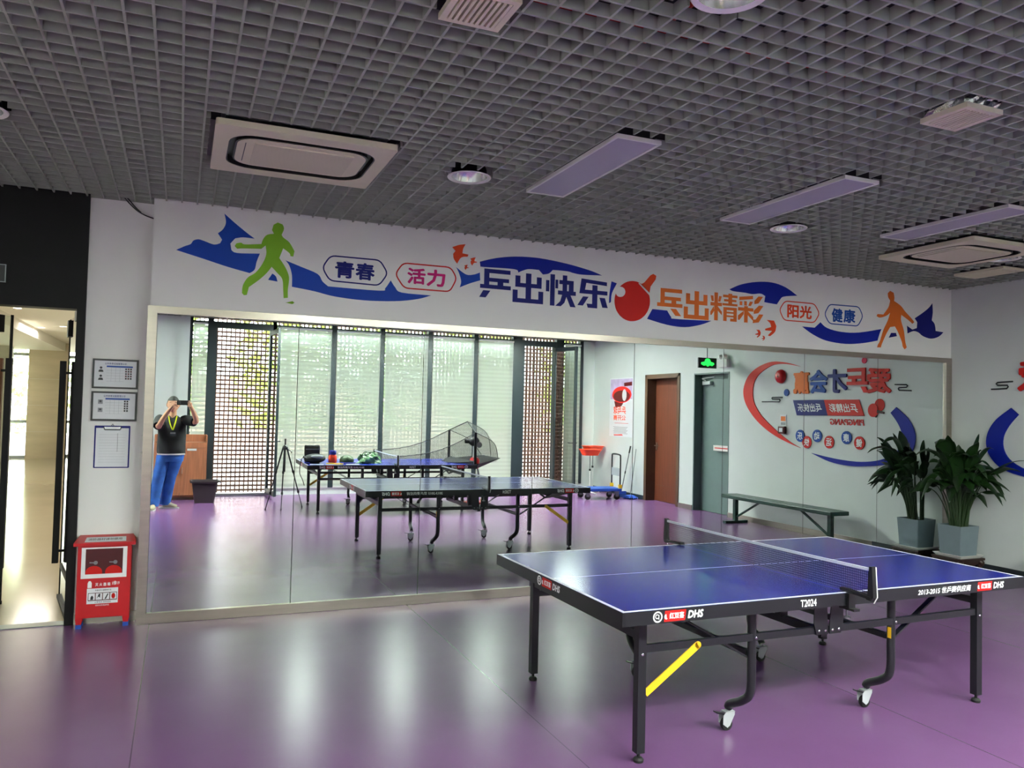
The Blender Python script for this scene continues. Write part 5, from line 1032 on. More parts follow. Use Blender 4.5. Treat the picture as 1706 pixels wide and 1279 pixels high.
g.add([(u, v, 0) for u, v in bb]+[(u, v, .032) for u, v in o_]+[(u, v, .032) for u, v in i_]+[(u*.95, v*.95, .012) for u, v in i_], [tuple(range(n-1, -1, -1))]+[(k*n+i, k*n+(i+1) % n, (k+1)*n+(i+1) % n, (k+1)*n+i) for k in range(3) for i in range(n)]+[tuple(3*n+i for i in range(n))], 'white_plastic'); g.build('saucer', t)
g = MB(); h = .35; w0, w1 = .130, .150; O = rrect(-w1, -w1, w1, w1, .012, 4); B = [(u*w0/w1, v*w0/w1) for u, v in O]; I = [(u*.93, v*.93) for u, v in O]; n = len(O)
g.add([(u, v, .013) for u, v in B]+[(u, v, h) for u, v in O]+[(u, v, h) for u, v in I]+[(u, v, h-.03) for u, v in I], [tuple(range(n-1, -1, -1))]+[(k*n+i, k*n+(i+1) % n, (k+1)*n+(i+1) % n, (k+1)*n+i) for k in range(3) for i in range(n)], 'pot_grey'); g.build('pot', t)
g = MB(); g.prism([(u*.99, v*.99) for u, v in I], lambda u, v, d: (u, v, h-.035+d), .01, 'soil'); g.build('soil', t)
rr = random.Random(11)
def plant_leaf(base, tip, lift, blade, width, seed):
    """arching stem with a lance-shaped blade at its end"""
    b = Vector(base); e = Vector(tip); m = (b+e)/2+Vector((0, 0, lift)); m.x = b.x+(e.x-b.x)*.30; m.y = b.y+(e.y-b.y)*.30
    C = lambda t: (1-t)**2*b+2*t*(1-t)*m+t*t*e
    g = MB(); st = 1-blade
    g.tube([C(st*k/8) for k in range(9)], [.009-.005*k/8 for k in range(9)], 'stem', 6); o = g.build('stem', t, True)
    g = MB(); K = 12; vs = []; side = Vector((-(e-b).y, (e-b).x, 0)); side = side.normalized() if side.length > .02 else Vector((1, 0, 0))
    tw = random.Random(seed).uniform(-.5, .5)
    for k in range(K+1):
        u = k/K; c = C(st+blade*u); tan = (C(min(1, st+blade*u+.01))-C(st+blade*u-.01)).normalized(); up_ = side.cross(tan).normalized()
        s2 = (side*math.cos(tw)+up_*math.sin(tw)); w = width*(math.sin(PI*min(1, u**.72))**.85 if 0 < u < 1 else 0)+.001
        droop = up_*(-.012)
        for q in (-1, -.5, 0, .5, 1): vs.append(c+s2*w*q+(up_*abs(q)*w*.35)+Vector((0, 0, .006*math.sin(9*u+seed)*abs(q))))
    g.add(vs, [(k*5+i, k*5+i+1, (k+1)*5+i+1, (k+1)*5+i) for k in range(K) for i in range(4)], 'leaf'); g.build('leaf', t, True)
def clampw(x, y): return (max(-1.2, min(8.30-px, x)), max(-1.2, min(6.555-py, y)))
specs = []
for k in range(44):
    ang = rr.uniform(PI*.80, PI*1.72); rad = rr.uniform(.12, .62)*(1.0 if k % 3 else .6); z = .50+.85*(1-rad/.75)*rr.uniform(.75, 1.05)+rr.uniform(-.04, .10)
    specs.append((ang, rad, z, rr.uniform(.42, .56), rr.uniform(.048, .075)))
for ang, rad, z, bl, wd in [(PI*1.02, .74, 1.12, .50, .05), (PI*1.55, .70, 1.12, .5, .055), (PI*1.62, .66, 1.0, .5, .06), (PI*1.35, .45, 1.30, .55, .07), (PI*1.1, .30, 1.36, .55, .065), (PI*1.5, .25, 1.38, .5, .06), (PI*.95, .5, .62, .45, .05), (PI*1.45, .62, .72, .45, .05), (PI*1.05, .62, .85, .5, .05)]: specs.append((ang, rad, z, bl, wd))
for k in range(22): specs.append((rr.uniform(PI*.9, PI*1.65), rr.uniform(.22, .52), rr.uniform(.52, 1.25), .62, rr.uniform(.065, .09)))
for k in range(8): specs.append((rr.uniform(-.3, PI*.75), rr.uniform(.08, .2), rr.uniform(.8, 1.3), .5, .045))
for k, (ang, rad, z, bl, wd) in enumerate(specs):
    bx_, by_ = .07*math.cos(ang+rr.uniform(-.6, .6)), .07*math.sin(ang+rr.uniform(-.6, .6)); x, y = clampw(rad*math.cos(ang), rad*math.sin(ang))
    plant_leaf((bx_, by_, h-.03), (x, y, z), .28+.66*min(1, rad/.5)*rr.uniform(.15, 1.0), bl, wd, k)
# ------------------------------------------------------------------ along the window wall and round the far table
# walnut cupboard
t = thing('cupboard', 'brown wood-grain cupboard by the window behind the person', 'cupboard', (0.04, -1.76, 0)); a = .42
g = MB(); g.box((-a, -.22, .05), (-a+.02, .24, 1.115), 'walnut'); g.box((a-.02, -.22, .05), (a, .24, 1.115), 'walnut'); g.box((-a+.02, -.22, .05), (a-.02, -.20, 1.115), 'walnut'); g.box((-a+.02, -.20, .05), (a-.02, .215, .08), 'walnut'); g.box((-a+.02, -.20, .97), (a-.02, .235, .99), 'walnut'); g.box((-a+.03, -.17, 0), (a-.03, .19, .05), 'brown_frame'); g.build('carcass', t)
g = MB(); g.box((-a+.02, .22, .90), (a-.02, .24, .97), 'walnut'); g.build('top_rail', t)
for s in (-1, 1):
    g = MB(); x0, x1 = (-a+.022, -.003) if s < 0 else (.003, a-.022); g.box((x0, .217, .085), (x1, .237, .895), 'walnut'); d = g.build('door', t)
    if s > 0:
        g = MB(); g.box((.10, .237, .85), (.25, .243, .885), 'paper'); g.build('label_plate', d)
    g = MB(); g.tube([(s*.03, .237, .56), (s*.03, .26, .56), (s*.03, .26, .46), (s*.03, .237, .46)], .005, 'grey_metal', 8); g.build('handle', d, True)
# waste bin
t = thing('waste_bin', 'dark brown rectangular plastic bin on the floor beside the cupboard', 'bin', (.43, -1.15, 0))
g = MB(); lv = [(0.0, .155, .115, 0), (.345, .205, .150, 0), (.345, .232, .172, 0), (.375, .232, .172, 0), (.375, .205, .148, 0), (.02, .150, .108, 0)]
vs = []; n = None
for z, x, y, _ in lv:
    r = rrect(-x, -y, x, y, .03, 4); n = len(r); vs += [(u, v, z) for u, v in r]
g.add(vs, [tuple(range(n-1, -1, -1))]+[(k*n+i, k*n+(i+1) % n, (k+1)*n+(i+1) % n, (k+1)*n+i) for k in range(5) for i in range(n)]+[tuple(5*n+i for i in range(n))], 'dark_bin'); g.build('tub', t, True)
g = MB(); g.tube(catmull([(.234, -.06, .345), (.262, -.05, .33), (.262, .05, .33), (.234, .06, .345)], 5), .009, 'dark_bin', 8); g.build('handle', t, True)
# tripod
t = thing('tripod', 'black camera tripod standing left of the far table', 'tripod', (1.585, .03, 0))
g = MB(); g.tube([(0, 0, .60), (0, 0, 1.13)], .013, 'black_metal', 12); g.tube([(0, 0, 1.10), (0, 0, 1.135)], .006, 'chrome', 8); g.build('centre_column', t, True)
g = MB(); g.lathe([(0, .955), (.035, .955), (.045, .985), (.04, 1.01), (.018, 1.03), (0, 1.03)], (0, 0, 0), 'black_metal', 18); g.build('crown', t, True)
for k, (fx, fy) in enumerate(((-.285, .08), (-.05, .13), (.32, -.19))):
    d = Vector((fx, fy, -0.975)); u = Vector((fx, fy, 0)).normalized()*.035+Vector((0, 0, .985))
    g = MB(); e = Vector((fx, fy, .012))
    p1, p2 = u.lerp(e, .40), u.lerp(e, .74)
    g.tube([u, p1], .013, 'black_metal', 10); g.tube([p1, p2], .010, 'black_metal', 10); g.tube([p2, e], .0075, 'black_metal', 10); lg = g.build('leg', t, True)
    for p in (p1, p2):
        g = MB(); g.tube([p-(e-u).normalized()*.02, p+(e-u).normalized()*.02], .018, 'black_plastic', 10); g.build('leg_lock', lg, True)
    g = MB(); g.ball(tuple(e), (.014, .014, .012), 'rubber', 12, 8); g.build('rubber_foot', lg, True)
g = MB(); g.tube([(.02, 0, .975), (.09, .02, .93), (.10, .02, .90)], .006, 'black_metal', 8); g.build('pan_handle', t, True)

# things lying on the far table
zt = TH+.001
t = thing('shoulder_bag', 'black shoulder bag with a strap hanging off the end of the far table', 'bag', (*onT(T2, .17, 1.05)[:2], zt))
g = MB(); g.ball((0, 0, .075), (.17, .13, .075), 'black_cloth', 20, 12); g.build('body', t, True)
g = MB(); pts = catmull([(-.14, .10, .09), (-.20, .12, .10), (-.235, .12, .02), (-.245, .12, -.14), (-.20, .13, -.25), (-.17, .13, -.34)], 6)
for q0, q1 in zip(pts, pts[1:]): g.bar(q0, q1, .045, .006, 'black_cloth', (1, 0, .2))
g.build('strap', t)
g = MB(); g.ball((.02, .09, .11), (.10, .05, .03), 'grey_ink', 14, 8); g.build('front_flap', t, True)
t = thing('speaker', 'dark box speaker standing behind the shoulder bag on the far table', 'speaker', (*onT(T2, .17, .70)[:2], zt), .1)
g = MB(); g.box((-.12, -.08, 0), (.12, .08, .27), 'black_plastic'); g.build('cabinet', t, bevel=.02)
g = MB(); g.box((-.10, .08, .02), (.10, .084, .19), 'black_cloth'); g.build('grille', t); g = MB(); g.box((-.105, .08, .20), (.105, .085, .212), 'grey_metal'); g.build('trim_strip', t)
t = thing('drink_bottle', 'round orange-red bottle with a navy cap on the far table', 'bottle', (*onT(T2, .455, 1.02)[:2], zt))
g = MB(); g.lathe([(0, 0), (.058, 0), (.066, .02), (.066, .10), (.05, .135), (0, .135)], (0, 0, 0), 'orange_plastic', 24); g.build('body', t, True)
g = MB(); g.lathe([(0, .135), (.052, .135), (.056, .15), (.056, .185), (.045, .20), (0, .20)], (0, 0, 0), 'navy_ink', 24); g.build('cap', t, True)
t = thing('cap', 'olive green peaked cap with a dark brim beside the orange bottle', 'cap', (*onT(T2, .68, 1.03)[:2], zt))
g = MB(); g.lathe([(.115, .012), (.117, .05), (.10, .09), (.06, .118), (.0, .125)], (0, 0, 0), 'dark_olive' if False else 'stem', 24); g.build('crown', t, True)
g = MB(); g.prism([(.115*math.cos(a_), .115*math.sin(a_)) for a_ in [PI*(.08+.84*k/12) for k in range(13)]]+[(.13*math.cos(a_), .05+.16*math.sin(a_)) for a_ in [PI*(.92-.84*k/12) for k in range(13)]], lambda u, v, d: (u, v, .010+d-.05*max(0, v-.1)), .006, 'navy_ink'); g.build('brim', t)
t = thing('plastic_bag', 'crumpled dark green and white plastic bag on the far table', 'bag', (*onT(T2, 1.02, 1.08)[:2], zt)); rr = random.Random(5)
g = MB(); H_, N_ = 9, 22; vs = []
for j in range(H_+1):
    for k in range(N_):
        ph = PI/2*j/H_; r_ = math.cos(ph)**.7 if j < H_ else .02; w = 1+.16*math.sin(3*k*2*PI/N_+j)+rr.uniform(-.10, .10)
        vs.append((.19*r_*w*math.cos(2*PI*k/N_)+.03*j/H_, .13*r_*w*math.sin(2*PI*k/N_), max(.002, .175*math.sin(ph)*(1+rr.uniform(-.12, .12)))))
g.add(vs, [(j*N_+k, j*N_+(k+1) % N_, (j+1)*N_+(k+1) % N_, (j+1)*N_+k) for j in range(H_) for k in range(N_)], 'bag_print')
o = g.build('body', t)
g = MB(); g.tube(catmull([(.0, .02, .16), (-.06, .04, .19), (-.10, .03, .15), (-.12, .05, .10)], 5), .007, 'dark_green_paint', 6); g.build('handle_loop', t, True)
t = thing('table_tennis_bat', 'yellow bat lying on papers at the near corner of the far table', 'bat', (*onT(T2, .50, 1.34)[:2], zt+.003), .25)
g = MB(); g.prism([(.075*math.cos(2*PI*k/28), .08*math.sin(2*PI*k/28)) for k in range(28)], lambda u, v, d: (u, v, d), .012, 'yellow_strip'); g.build('blade', t); g = MB(); g.box((-.19, -.015, 0), (-.07, .015, .02), 'yellow_strip'); g.build('handle', t, bevel=.004)
for k, (x, y, r_, lab) in enumerate(((.16, 1.36, .2, 'white sheet of paper at the very corner of the far table'), (.40, 1.38, -.1, 'white sheet of paper partly under the yellow bat'), (.72, 1.36, .1, 'white sheet of paper right of the yellow bat'))):
    g = MB(); g.box((-.105, -.07, 0), (.105, .07, .002), 'paper'); o = tag(g.build('paper_sheet'), lab, 'paper', 'papers on the far table'); o.location = (*onT(T2, x, y)[:2], zt); o.rotation_euler.z = r_

# catching net and robot at the far table's end
t = thing('ball_robot', 'ball robot under a tall black catching net at the end of the far table', 'table tennis robot', (T2.location.x, T2.location.y, 0), .02)
xE = TL-.03; zb = TH+.002; ytop = TH+.53
net_n = (TL/2+.03, TW+.14, TH+.15); net_f = (TL/2+.03, -.14, TH+.15)
pn, pf = Vector((xE, TW-.02, ytop)), Vector((xE, .02, ytop)); peak = Vector((xE+.10, TW/2, TH+.70))
bk = [Vector((xE+.52, TW*.78, TH+.10)), Vector((xE+.55, TW*.5, TH+.10)), Vector((xE+.52, TW*.22, TH+.10))]
hump = [Vector((xE+.36, TW*.92, TH+.36)), Vector((xE+.46, TW*.5, TH+.50)), Vector((xE+.36, TW*.08, TH+.36))]
for p in (pn, pf):
    g = MB(); g.box((p.x-.020, p.y-.014, zb), (p.x+.020, p.y+.014, p.z), 'black_metal'); g.build('post', t)
def sag(a, b, s, n=10): return [a.lerp(b, k/n)-Vector((0, 0, s*math.sin(PI*k/n))) for k in range(n+1)]
En, Ef = sag(pn, Vector(net_n), .10), sag(pf, Vector(net_f), .10)
for e_ in (En, Ef):
    g = MB(); g.tube(e_, .007, 'black_metal', 8); g.build('net_edge', t, True)
g = MB(); g.tube([pn, peak, pf], .009, 'black_metal', 8); g.build('arch_rod', t, True)
for a_, h_, b_ in ((pn, hump[0], bk[0]), (peak, hump[1], bk[1]), (pf, hump[2], bk[2])):
    g = MB(); g.tube(catmull([a_, h_, b_], 8), .006, 'black_metal', 8); g.build('back_rod', t, True)
g = MB(); uv = []
def sheet(A, B, m=8):
    n = len(A); vs = []; base = len(g.v)
    L = 0
    for i in range(n):
        if i: L += (A[i]-A[i-1]).length
        for j in range(m+1):
            vs.append(A[i].lerp(B[i], j/m)); uv.append((L, (B[i]-A[i]).length*j/m))
    g.add(vs, [(i*(m+1)+j, (i+1)*(m+1)+j, (i+1)*(m+1)+j+1, i*(m+1)+j+1) for i in range(n-1) for j in range(m)], 'robot_net')
sheet(En, [Vector((p.x, TW-.02+(.14*(1-k/10)*0), zb)) for k, p in enumerate(En)]); sheet(Ef, [Vector((p.x, .02, zb)) for p in Ef])
cn, cp, cf = catmull([pn, hump[0], bk[0]], 6), catmull([peak, hump[1], bk[1]], 6), catmull([pf, hump[2], bk[2]], 6)
sheet(cn, cp); sheet(cp, cf)
sheet(cn, [Vector((p.x, min(p.y, TW-.05), TH+.008+.05*k/len(cn))) for k, p in enumerate(cn)]); sheet(cf, [Vector((p.x, max(p.y, .05), TH+.008+.05*k/len(cf))) for k, p in enumerate(cf)])
g.uv = uv; g.build('catch_net', t)
g = MB(); tr = [Vector((xE-.32, TW/2, zb)), ]
rim = [(TL+.02, TW+.02, zb+.015), (xE+.56, TW*.80, TH+.09), (xE+.56, TW*.20, TH+.09), (TL+.02, -.02, zb+.015)]; low = (xE+.25, TW/2, TH-.14)
g.add(rim+[low], [(0, 1, 4), (1, 2, 4), (2, 3, 4), (3, 0, 4)], 'black_cloth'); g.build('ball_trough', t)
g = MB(); g.add([(xE+.015, TW-.05, zb+.001), (xE+.015, .05, zb+.001), (xE-.30, TW*.35, zb+.002), (xE-.30, TW*.65, zb+.002), (xE+.015, TW-.05, zb+.05), (xE+.015, .05, zb+.05)], [(0, 1, 2, 3), (4, 3, 2, 5), (0, 3, 4), (1, 5, 2)], 'black_cloth'); g.build('guide_flap', t)
xr, yr = xE+.22, TW*.55
g = MB(); g.lathe([(0, -.13), (.07, -.13), (.085, -.10), (.085, .02), (.06, .06), (0, .06)], (xr, yr, TH+.02), 'red_paint', 24); g.build('ball_bin', t, True)
g = MB(); g.tube([(xr, yr, TH+.08), (xr, yr, TH+.33)], .035, 'white_plastic', 16); g.build('column', t, True)
g = MB(); g.ball((xr-.02, yr, TH+.36), (.10, .08, .085), 'black_plastic', 18, 12); g.lathe([(.035, -.06), (.04, .06), (.03, .06), (.028, -.06)], (xr-.12, yr, TH+.36), 'black_plastic', 18, 'X'); g.build('head', t, True)
g = MB(); g.lathe([(0, -.02), (.05, -.02), (.05, .02), (0, .02)], (xr+.06, yr+.05, TH+.30), 'grey_metal', 18, 'Y'); g.build('throwing_wheel', t, True)
g = MB(); g.tube(catmull([(xr+.02, yr, TH+.02), (xr+.07, yr+.03, .5), (xr+.02, yr+.04, .14)], 6), .016, 'grey_metal', 10); g.tube([(xr-.16, yr+.04, .06), (xr+.2, yr+.04, .06)], .014, 'grey_metal', 10); g.build('stand_tube', t, True)
g = MB(); g.box((xr-.17, yr-.10, .045), (xr+.21, yr+.18, .075), 'red_paint'); g.build('stand_base', t)
for k, (dx, dy) in enumerate(((-.14, -.07), (.18, -.07), (-.14, .15), (.18, .15))):
    g = MB(); g.lathe([(0, -.01), (.02, -.01), (.022, 0), (.02, .01), (0, .01)], (xr+dx, yr+dy, .0225), 'rubber', 16, 'Y'); g.build('caster', t, True)

# platform trolley, ball basins, mop and broom by the right wall
t = thing('platform_trolley', 'blue platform trolley with a grey folding handle near the brown door', 'trolley', (7.56, -.37, 0), .12)
g = MB(); g.prism(rrect(-.39, -.25, .39, .25, .04), lambda u, v, d: (u, v, .165+d), .05, 'blue_plastic'); g.build('deck', t, bevel=.006)
g = MB(); g.prism(rrect(-.36, -.22, .36, .22, .03), lambda u, v, d: (u, v, .215+d), .004, 'blue_mat'); g.build('mat', t)
for sx in (-1, 1):
    for sy in (-1, 1):
        g = MB(); g.lathe([(0, -.018), (.055, -.018), (.06, -.008), (.06, .008), (.055, .018), (0, .018)], (sx*.30, sy*.19, .06), 'rubber', 24, 'Y'); w_ = g.build('wheel', t, True)
        g = MB(); g.prism([(sx*.30-.03, .06), (sx*.30+.03, .06), (sx*.30+.045, .165), (sx*.30-.045, .165)], lambda u, v, d, sy=sy: (u, sy*.19-.025+d, v), .004, 'grey_metal'); g.prism([(sx*.30-.03, .06), (sx*.30+.03, .06), (sx*.30+.045, .165), (sx*.30-.045, .165)], lambda u, v, d, sy=sy: (u, sy*.19+.021+d, v), .004, 'grey_metal'); g.build('fork', w_)
g = MB(); hx = .36; g.tube(catmull([(hx, -.205, .19), (hx, -.205, .55), (hx, -.205, .80), (hx, -.16, .86), (hx, .16, .86), (hx, .205, .80), (hx, .205, .55), (hx, .205, .19)], 6), .015, 'black_metal', 12); hb = g.build('handle', t, True)
g = MB(); g.box((hx-.008, -.195, .45), (hx+.008, .195, .60), 'grey_ink'); g.build('handle_panel', hb)
for sy in (-1, 1):
    g = MB(); g.box((hx-.03, sy*.205-.025, .216), (hx+.03, sy*.205+.025, .29), 'yellow_strip'); g.build('hinge_bracket', t)
def basin(x, y, z, rz, lab, leglab):
    t = thing('ball_basin', lab, 'ball basin', (x, y, 0), rz, 'orange ball basins')
    g = MB(); lv = [(z, .15, .10), (z+.12, .20, .145), (z+.125, .215, .16), (z+.118, .215, .16), (z+.115, .195, .14), (z+.012, .145, .095)]; vs = []
    for zz, xx, yy in lv:
        r = rrect(-xx, -yy, xx, yy, .04, 4); n = len(r); vs += [(u, v, zz) for u, v in r]
    g.add(vs, [tuple(range(n-1, -1, -1))]+[(k*n+i, k*n+(i+1) % n, (k+1)*n+(i+1) % n, (k+1)*n+i) for k in range(5) for i in range(n)]+[tuple(5*n+i for i in range(n))], 'orange_plastic'); g.build('basin', t, True)
    g = MB(); g.tube([(0, 0, .03), (0, 0, z*.62)], .016, 'white_plastic', 12); g.build('lower_pole', t, True)
    g = MB(); g.tube([(0, 0, z*.55), (0, 0, z)], .010, 'grey_metal', 12); g.lathe([(0, z*.60), (.022, z*.60), (.022, z*.65), (0, z*.65)], (0, 0, 0), 'black_plastic', 14); g.build('upper_pole', t, True)
    for k in range(4):
        an = PI/4+PI/2*k; g = MB(); g.tube([(0, 0, .05), (.15*math.cos(an), .15*math.sin(an), .012)], .011, 'white_plastic', 8); g.build('leg', t, True)
basin(7.80, -1.18, .79, .1, 'orange ball basin on a white pole, nearer the window', '')
basin(8.10, -1.62, .84, -.15, 'orange ball basin on a pole, tucked in the corner by the right wall', '')
t = thing('broom', 'black-handled broom leaning against the right wall left of the brown door', 'broom', (8.2, -.50, 0))
g = MB(); g.tube([(-.02, -.06, .10), (.10, .06, 1.0)], .009, 'grey_metal', 10); g.tube([(.0845, .044, .88), (.1035, .0635, 1.02)], .015, 'black_plastic', 10); g.tube([(.03, -.01, .47), (.036, -.004, .52)], .013, 'black_plastic', 10); g.build('handle', t, True)
g = MB(); g.box((-.12, -.09, .06), (.08, -.03, .115), 'blue_plastic'); g.add([(-.12, -.09, .06), (.08, -.09, .06), (.08, -.03, .06), (-.12, -.03, .06), (-.14, -.11, 0), (.10, -.11, 0), (.10, -.01, 0), (-.14, -.01, 0)], [(0, 1, 5, 4), (1, 2, 6, 5), (2, 3, 7, 6), (3, 0, 4, 7), (4, 5, 6, 7)], 'blue_mat'); g.build('brush_head', t)
t = thing('mop', 'mop with a thin grey pole and a blue floor head beside the broom', 'mop', (8.24, -.28, 0))
g = MB(); g.tube([(-.02, 0, .05), (.095, 0, .97)], .007, 'grey_metal', 10); g.build('pole', t, True)
g = MB(); rr = random.Random(9)
for k in range(22):
    an = 2*PI*k/22; q = .14+.03*rr.random(); g.tube(catmull([(-.02, 0, .06), (-.02+.5*q*math.cos(an), .5*q*math.sin(an), .05), (-.02+q*math.cos(an)*.9, q*math.sin(an), .014)], 4), .013, 'blue_plastic', 6)
g.build('mop_head', t, True)

# ------------------------------------------------------------------ the person taking the picture
def skin_mesh(nodes, edges, root, sub=2):
    """grow one continuous surface round a skeleton; nodes name -> (x, y, z, radius)"""
    names = list(nodes); me = bpy.data.meshes.new('grown'); me.from_pydata([nodes[n][:3] for n in names], [(names.index(a), names.index(b)) for a, b in edges], [])
    o = bpy.data.objects.new('grown', me); COL.objects.link(o)
    sk = o.modifiers.new('skin', 'SKIN'); sk.use_smooth_shade = True; sk.branch_smoothing = .4
    for i, n in enumerate(names):
        r = nodes[n][3]; v = me.skin_vertices[0].data[i]; v.radius = r if isinstance(r, tuple) else (r, r); v.use_root = (n == root)
    ss = o.modifiers.new('sub', 'SUBSURF'); ss.levels = sub; ss.render_levels = sub
    dg = bpy.context.evaluated_depsgraph_get(); dg.update()
    out = bpy.data.meshes.new_from_object(o.evaluated_get(dg)); bpy.data.objects.remove(o, do_unlink=True)
    return out
bd = MB()
ident = lambda x, y, z: (x, y, z)
nod = {'pel': (-.11, -.43, .93, (.15, .12)), 'waist': (-.105, -.42, 1.06, (.155, .125)), 'chest': (-.10, -.40, 1.26, (.165, .125)), 'neckb': (-.098, -.375, 1.44, .08), 'neck': (-.098, -.35, 1.51, .058), 'skull': (-.098, -.335, 1.60, .06),
       'shL': (-.285, -.39, 1.40, .062), 'elL': (-.300, -.20, 1.28, .046), 'faL': (-.235, -.135, 1.42, .042), 'wrL': (-.145, -.085, 1.565, .030),
       'plL': (-.112, -.068, 1.600, .028), 'plR': (.142, -.062, 1.655, .028), 'shR': (.085, -.38, 1.40, .062), 'elR': (.255, -.22, 1.37, .046), 'faR': (.212, -.145, 1.50, .041), 'wrR': (.150, -.075, 1.625, .030),
       'hipL': (-.20, -.43, .90, .09), 'knL': (-.275, -.38, .49, .062), 'anL': (-.333, -.345, .10, .042), 'toL': (-.335, -.22, .045, .03),
       'hipR': (-.02, -.44, .90, .09), 'knR': (-.105, -.45, .49, .062), 'anR': (-.165, -.53, .10, .042), 'toR': (-.06, -.49, .045, .03)}
edg = [('pel', 'waist'), ('waist', 'chest'), ('chest', 'neckb'), ('neckb', 'neck'), ('neck', 'skull'), ('chest', 'shL'), ('shL', 'elL'), ('elL', 'faL'), ('faL', 'wrL'), ('wrL', 'plL'), ('chest', 'shR'), ('shR', 'elR'), ('elR', 'faR'), ('faR', 'wrR'), ('wrR', 'plR'),
       ('pel', 'hipL'), ('hipL', 'knL'), ('knL', 'anL'), ('anL', 'toL'), ('pel', 'hipR'), ('hipR', 'knR'), ('knR', 'anR'), ('anR', 'toR')]
bd.mesh(skin_mesh(nod, edg, 'pel'), ident, 'skin')
# head: an egg with brow, nose, lips, chin and ears, face towards the mirror
hc = Vector((-.098, -.335, 1.640)); n, h_ = 28, 20; vs = []
for j in range(h_+1):
    ph = PI*j/h_; zz = -math.cos(ph)
    for k in range(n):
        a_ = 2*PI*k/n; x = math.sin(ph)*math.cos(a_); y = math.sin(ph)*math.sin(a_)
        w = .082 if zz > -.2 else .082-.020*((-zz-.2)/.8)
        p = Vector((x*w, y*(.098 if y > 0 else .095), zz*.118))
        if y > 0.3:
            f = max(0, (y-.3)/.7)
            p.y += .022*math.exp(-((x*w)/.014)**2-((p.z+.012)/.024)**2)       # nose
            p.y += .007*math.exp(-((p.z-.030)/.012)**2)*f                      # brow
            p.y -= .010*math.exp(-((abs(x*w)-.031)/.014)**2-((p.z-.008)/.012)**2)   # eye sockets
            p.y += .006*math.exp(-((x*w)/.022)**2-((p.z+.054)/.009)**2)        # lips
            p.y += .010*math.exp(-((x*w)/.026)**2-((p.z+.092)/.018)**2)        # chin
        vs.append(hc+p*1.08)
bd.add(vs, [(j*n+k, j*n+(k+1) % n, (j+1)*n+(k+1) % n, (j+1)*n+k) for j in range(h_) for k in range(n)], 'skin')
for s in (-1, 1): bd.ball((hc.x+s*.090, hc.y-.005, hc.z-.005), (.010, .020, .032), 'skin', 12, 8)
# hands: palm and five bent fingers each
ph_c = Vector((.035, -.030, 1.672))       # telephone
def finger(pts, r): bd.mesh(skin_mesh({str(i): (*p, r*(1-.09*i)) for i, p in enumerate(pts)}, [(str(i), str(i+1)) for i in range(len(pts)-1)], '0', 1), ident, 'skin')
# right hand closes on the telephone's +x end: fingers over the top and front, thumb behind and below
bd.mesh(skin_mesh({'w': (.152, -.080, 1.615, .030), 'm': (.142, -.062, 1.652, (.040, .024)), 'k': (.137, -.052, 1.684, (.042, .022))}, [('w', 'm'), ('m', 'k')], 'w', 1), ident, 'skin')
for i in range(4):
    dz = -.026*i; finger([(.137+.004*i, -.050, 1.694+dz*.9), (.140+.002*i, -.026, 1.704+dz*.95-.004), (.128, -.012, 1.702+dz-.004), (.108-.004*(i == 1), -.013, 1.699+dz-.004)], .0095-.0007*(i == 3))
finger([(.142, -.062, 1.640), (.128, -.052, 1.630), (.108, -.046, 1.634), (.092, -.044, 1.642)], .0105)
# left hand pinches the other end from below
bd.mesh(skin_mesh({'w': (-.152, -.088, 1.556, .030), 'm': (-.114, -.069, 1.596, (.040, .024)), 'k': (-.088, -.056, 1.624, (.042, .022))}, [('w', 'm'), ('m', 'k')], 'w', 1), ident, 'skin')
for i in range(4):
    q = .012*i; finger([(-.098+q*1.5, -.050, 1.634-q*.5), (-.085+q*1.4, -.026, 1.646-q*.9), (-.068+q*1.1, -.014, 1.648-q*.9), (-.052+q*.6, -.014, 1.650-q*.8-.004)], .0095-.0006*(i == 3))
finger([(-.112, -.070, 1.602), (-.092, -.062, 1.628), (-.068, -.050, 1.650), (-.050, -.045, 1.662)], .0105)
person = tag(bd.build('person', None, True), 'person in a black T-shirt and blue jeans holding up a phone to take a picture', 'person')
# face details
g = MB()
for s in (-1, 1): g.ball((hc.x+s*.033, hc.y+.085, hc.z+.009), (.012, .008, .006), 'white_plastic', 12, 8)
g.build('eye_white', person, True)
g = MB()
for s in (-1, 1): g.ball((hc.x+s*.033, hc.y+.0905, hc.z+.009), (.0055, .004, .0055), 'black_ink', 10, 8)
g.build('iris', person, True)
for s in (-1, 1):
    g = MB(); g.tube([(hc.x+s*.014, hc.y+.098, hc.z+.031), (hc.x+s*.033, hc.y+.098, hc.z+.036), (hc.x+s*.052, hc.y+.085, hc.z+.030)], .0035, 'hair', 6); g.build('eyebrow', person, True)
g = MB(); g.tube([(hc.x-.024, hc.y+.092, hc.z-.058), (hc.x, hc.y+.102, hc.z-.057), (hc.x+.024, hc.y+.092, hc.z-.058)], [.003, .005, .003], 'mouth_red', 8); g.build('lips', person, True)
# short hair cap
g = MB(); vs = []
for j in range(11):
    for k in range(n):
        a_ = 2*PI*k/n; lo = (-.05 if math.sin(a_) < -.2 else .052 if math.sin(a_) > .35 else .005)
        z0 = lo/.118; ph0 = math.acos(max(-1, min(1, -z0))); ph = ph0+(PI-ph0)*j/10; zz = -math.cos(ph); x = math.sin(ph)*math.cos(a_); y = math.sin(ph)*math.sin(a_)
        w = .082 if zz > -.2 else .082-.02*((-zz-.2)/.8); vs.append(hc+Vector((x*w*1.14, y*(.098 if y > 0 else .095)*1.14, zz*.118*1.15)))
g.add(vs, [(j*n+k, j*n+(k+1) % n, (j+1)*n+(k+1) % n, (j+1)*n+k) for j in range(10) for k in range(n)], 'hair'); g.build('hair', person, True)
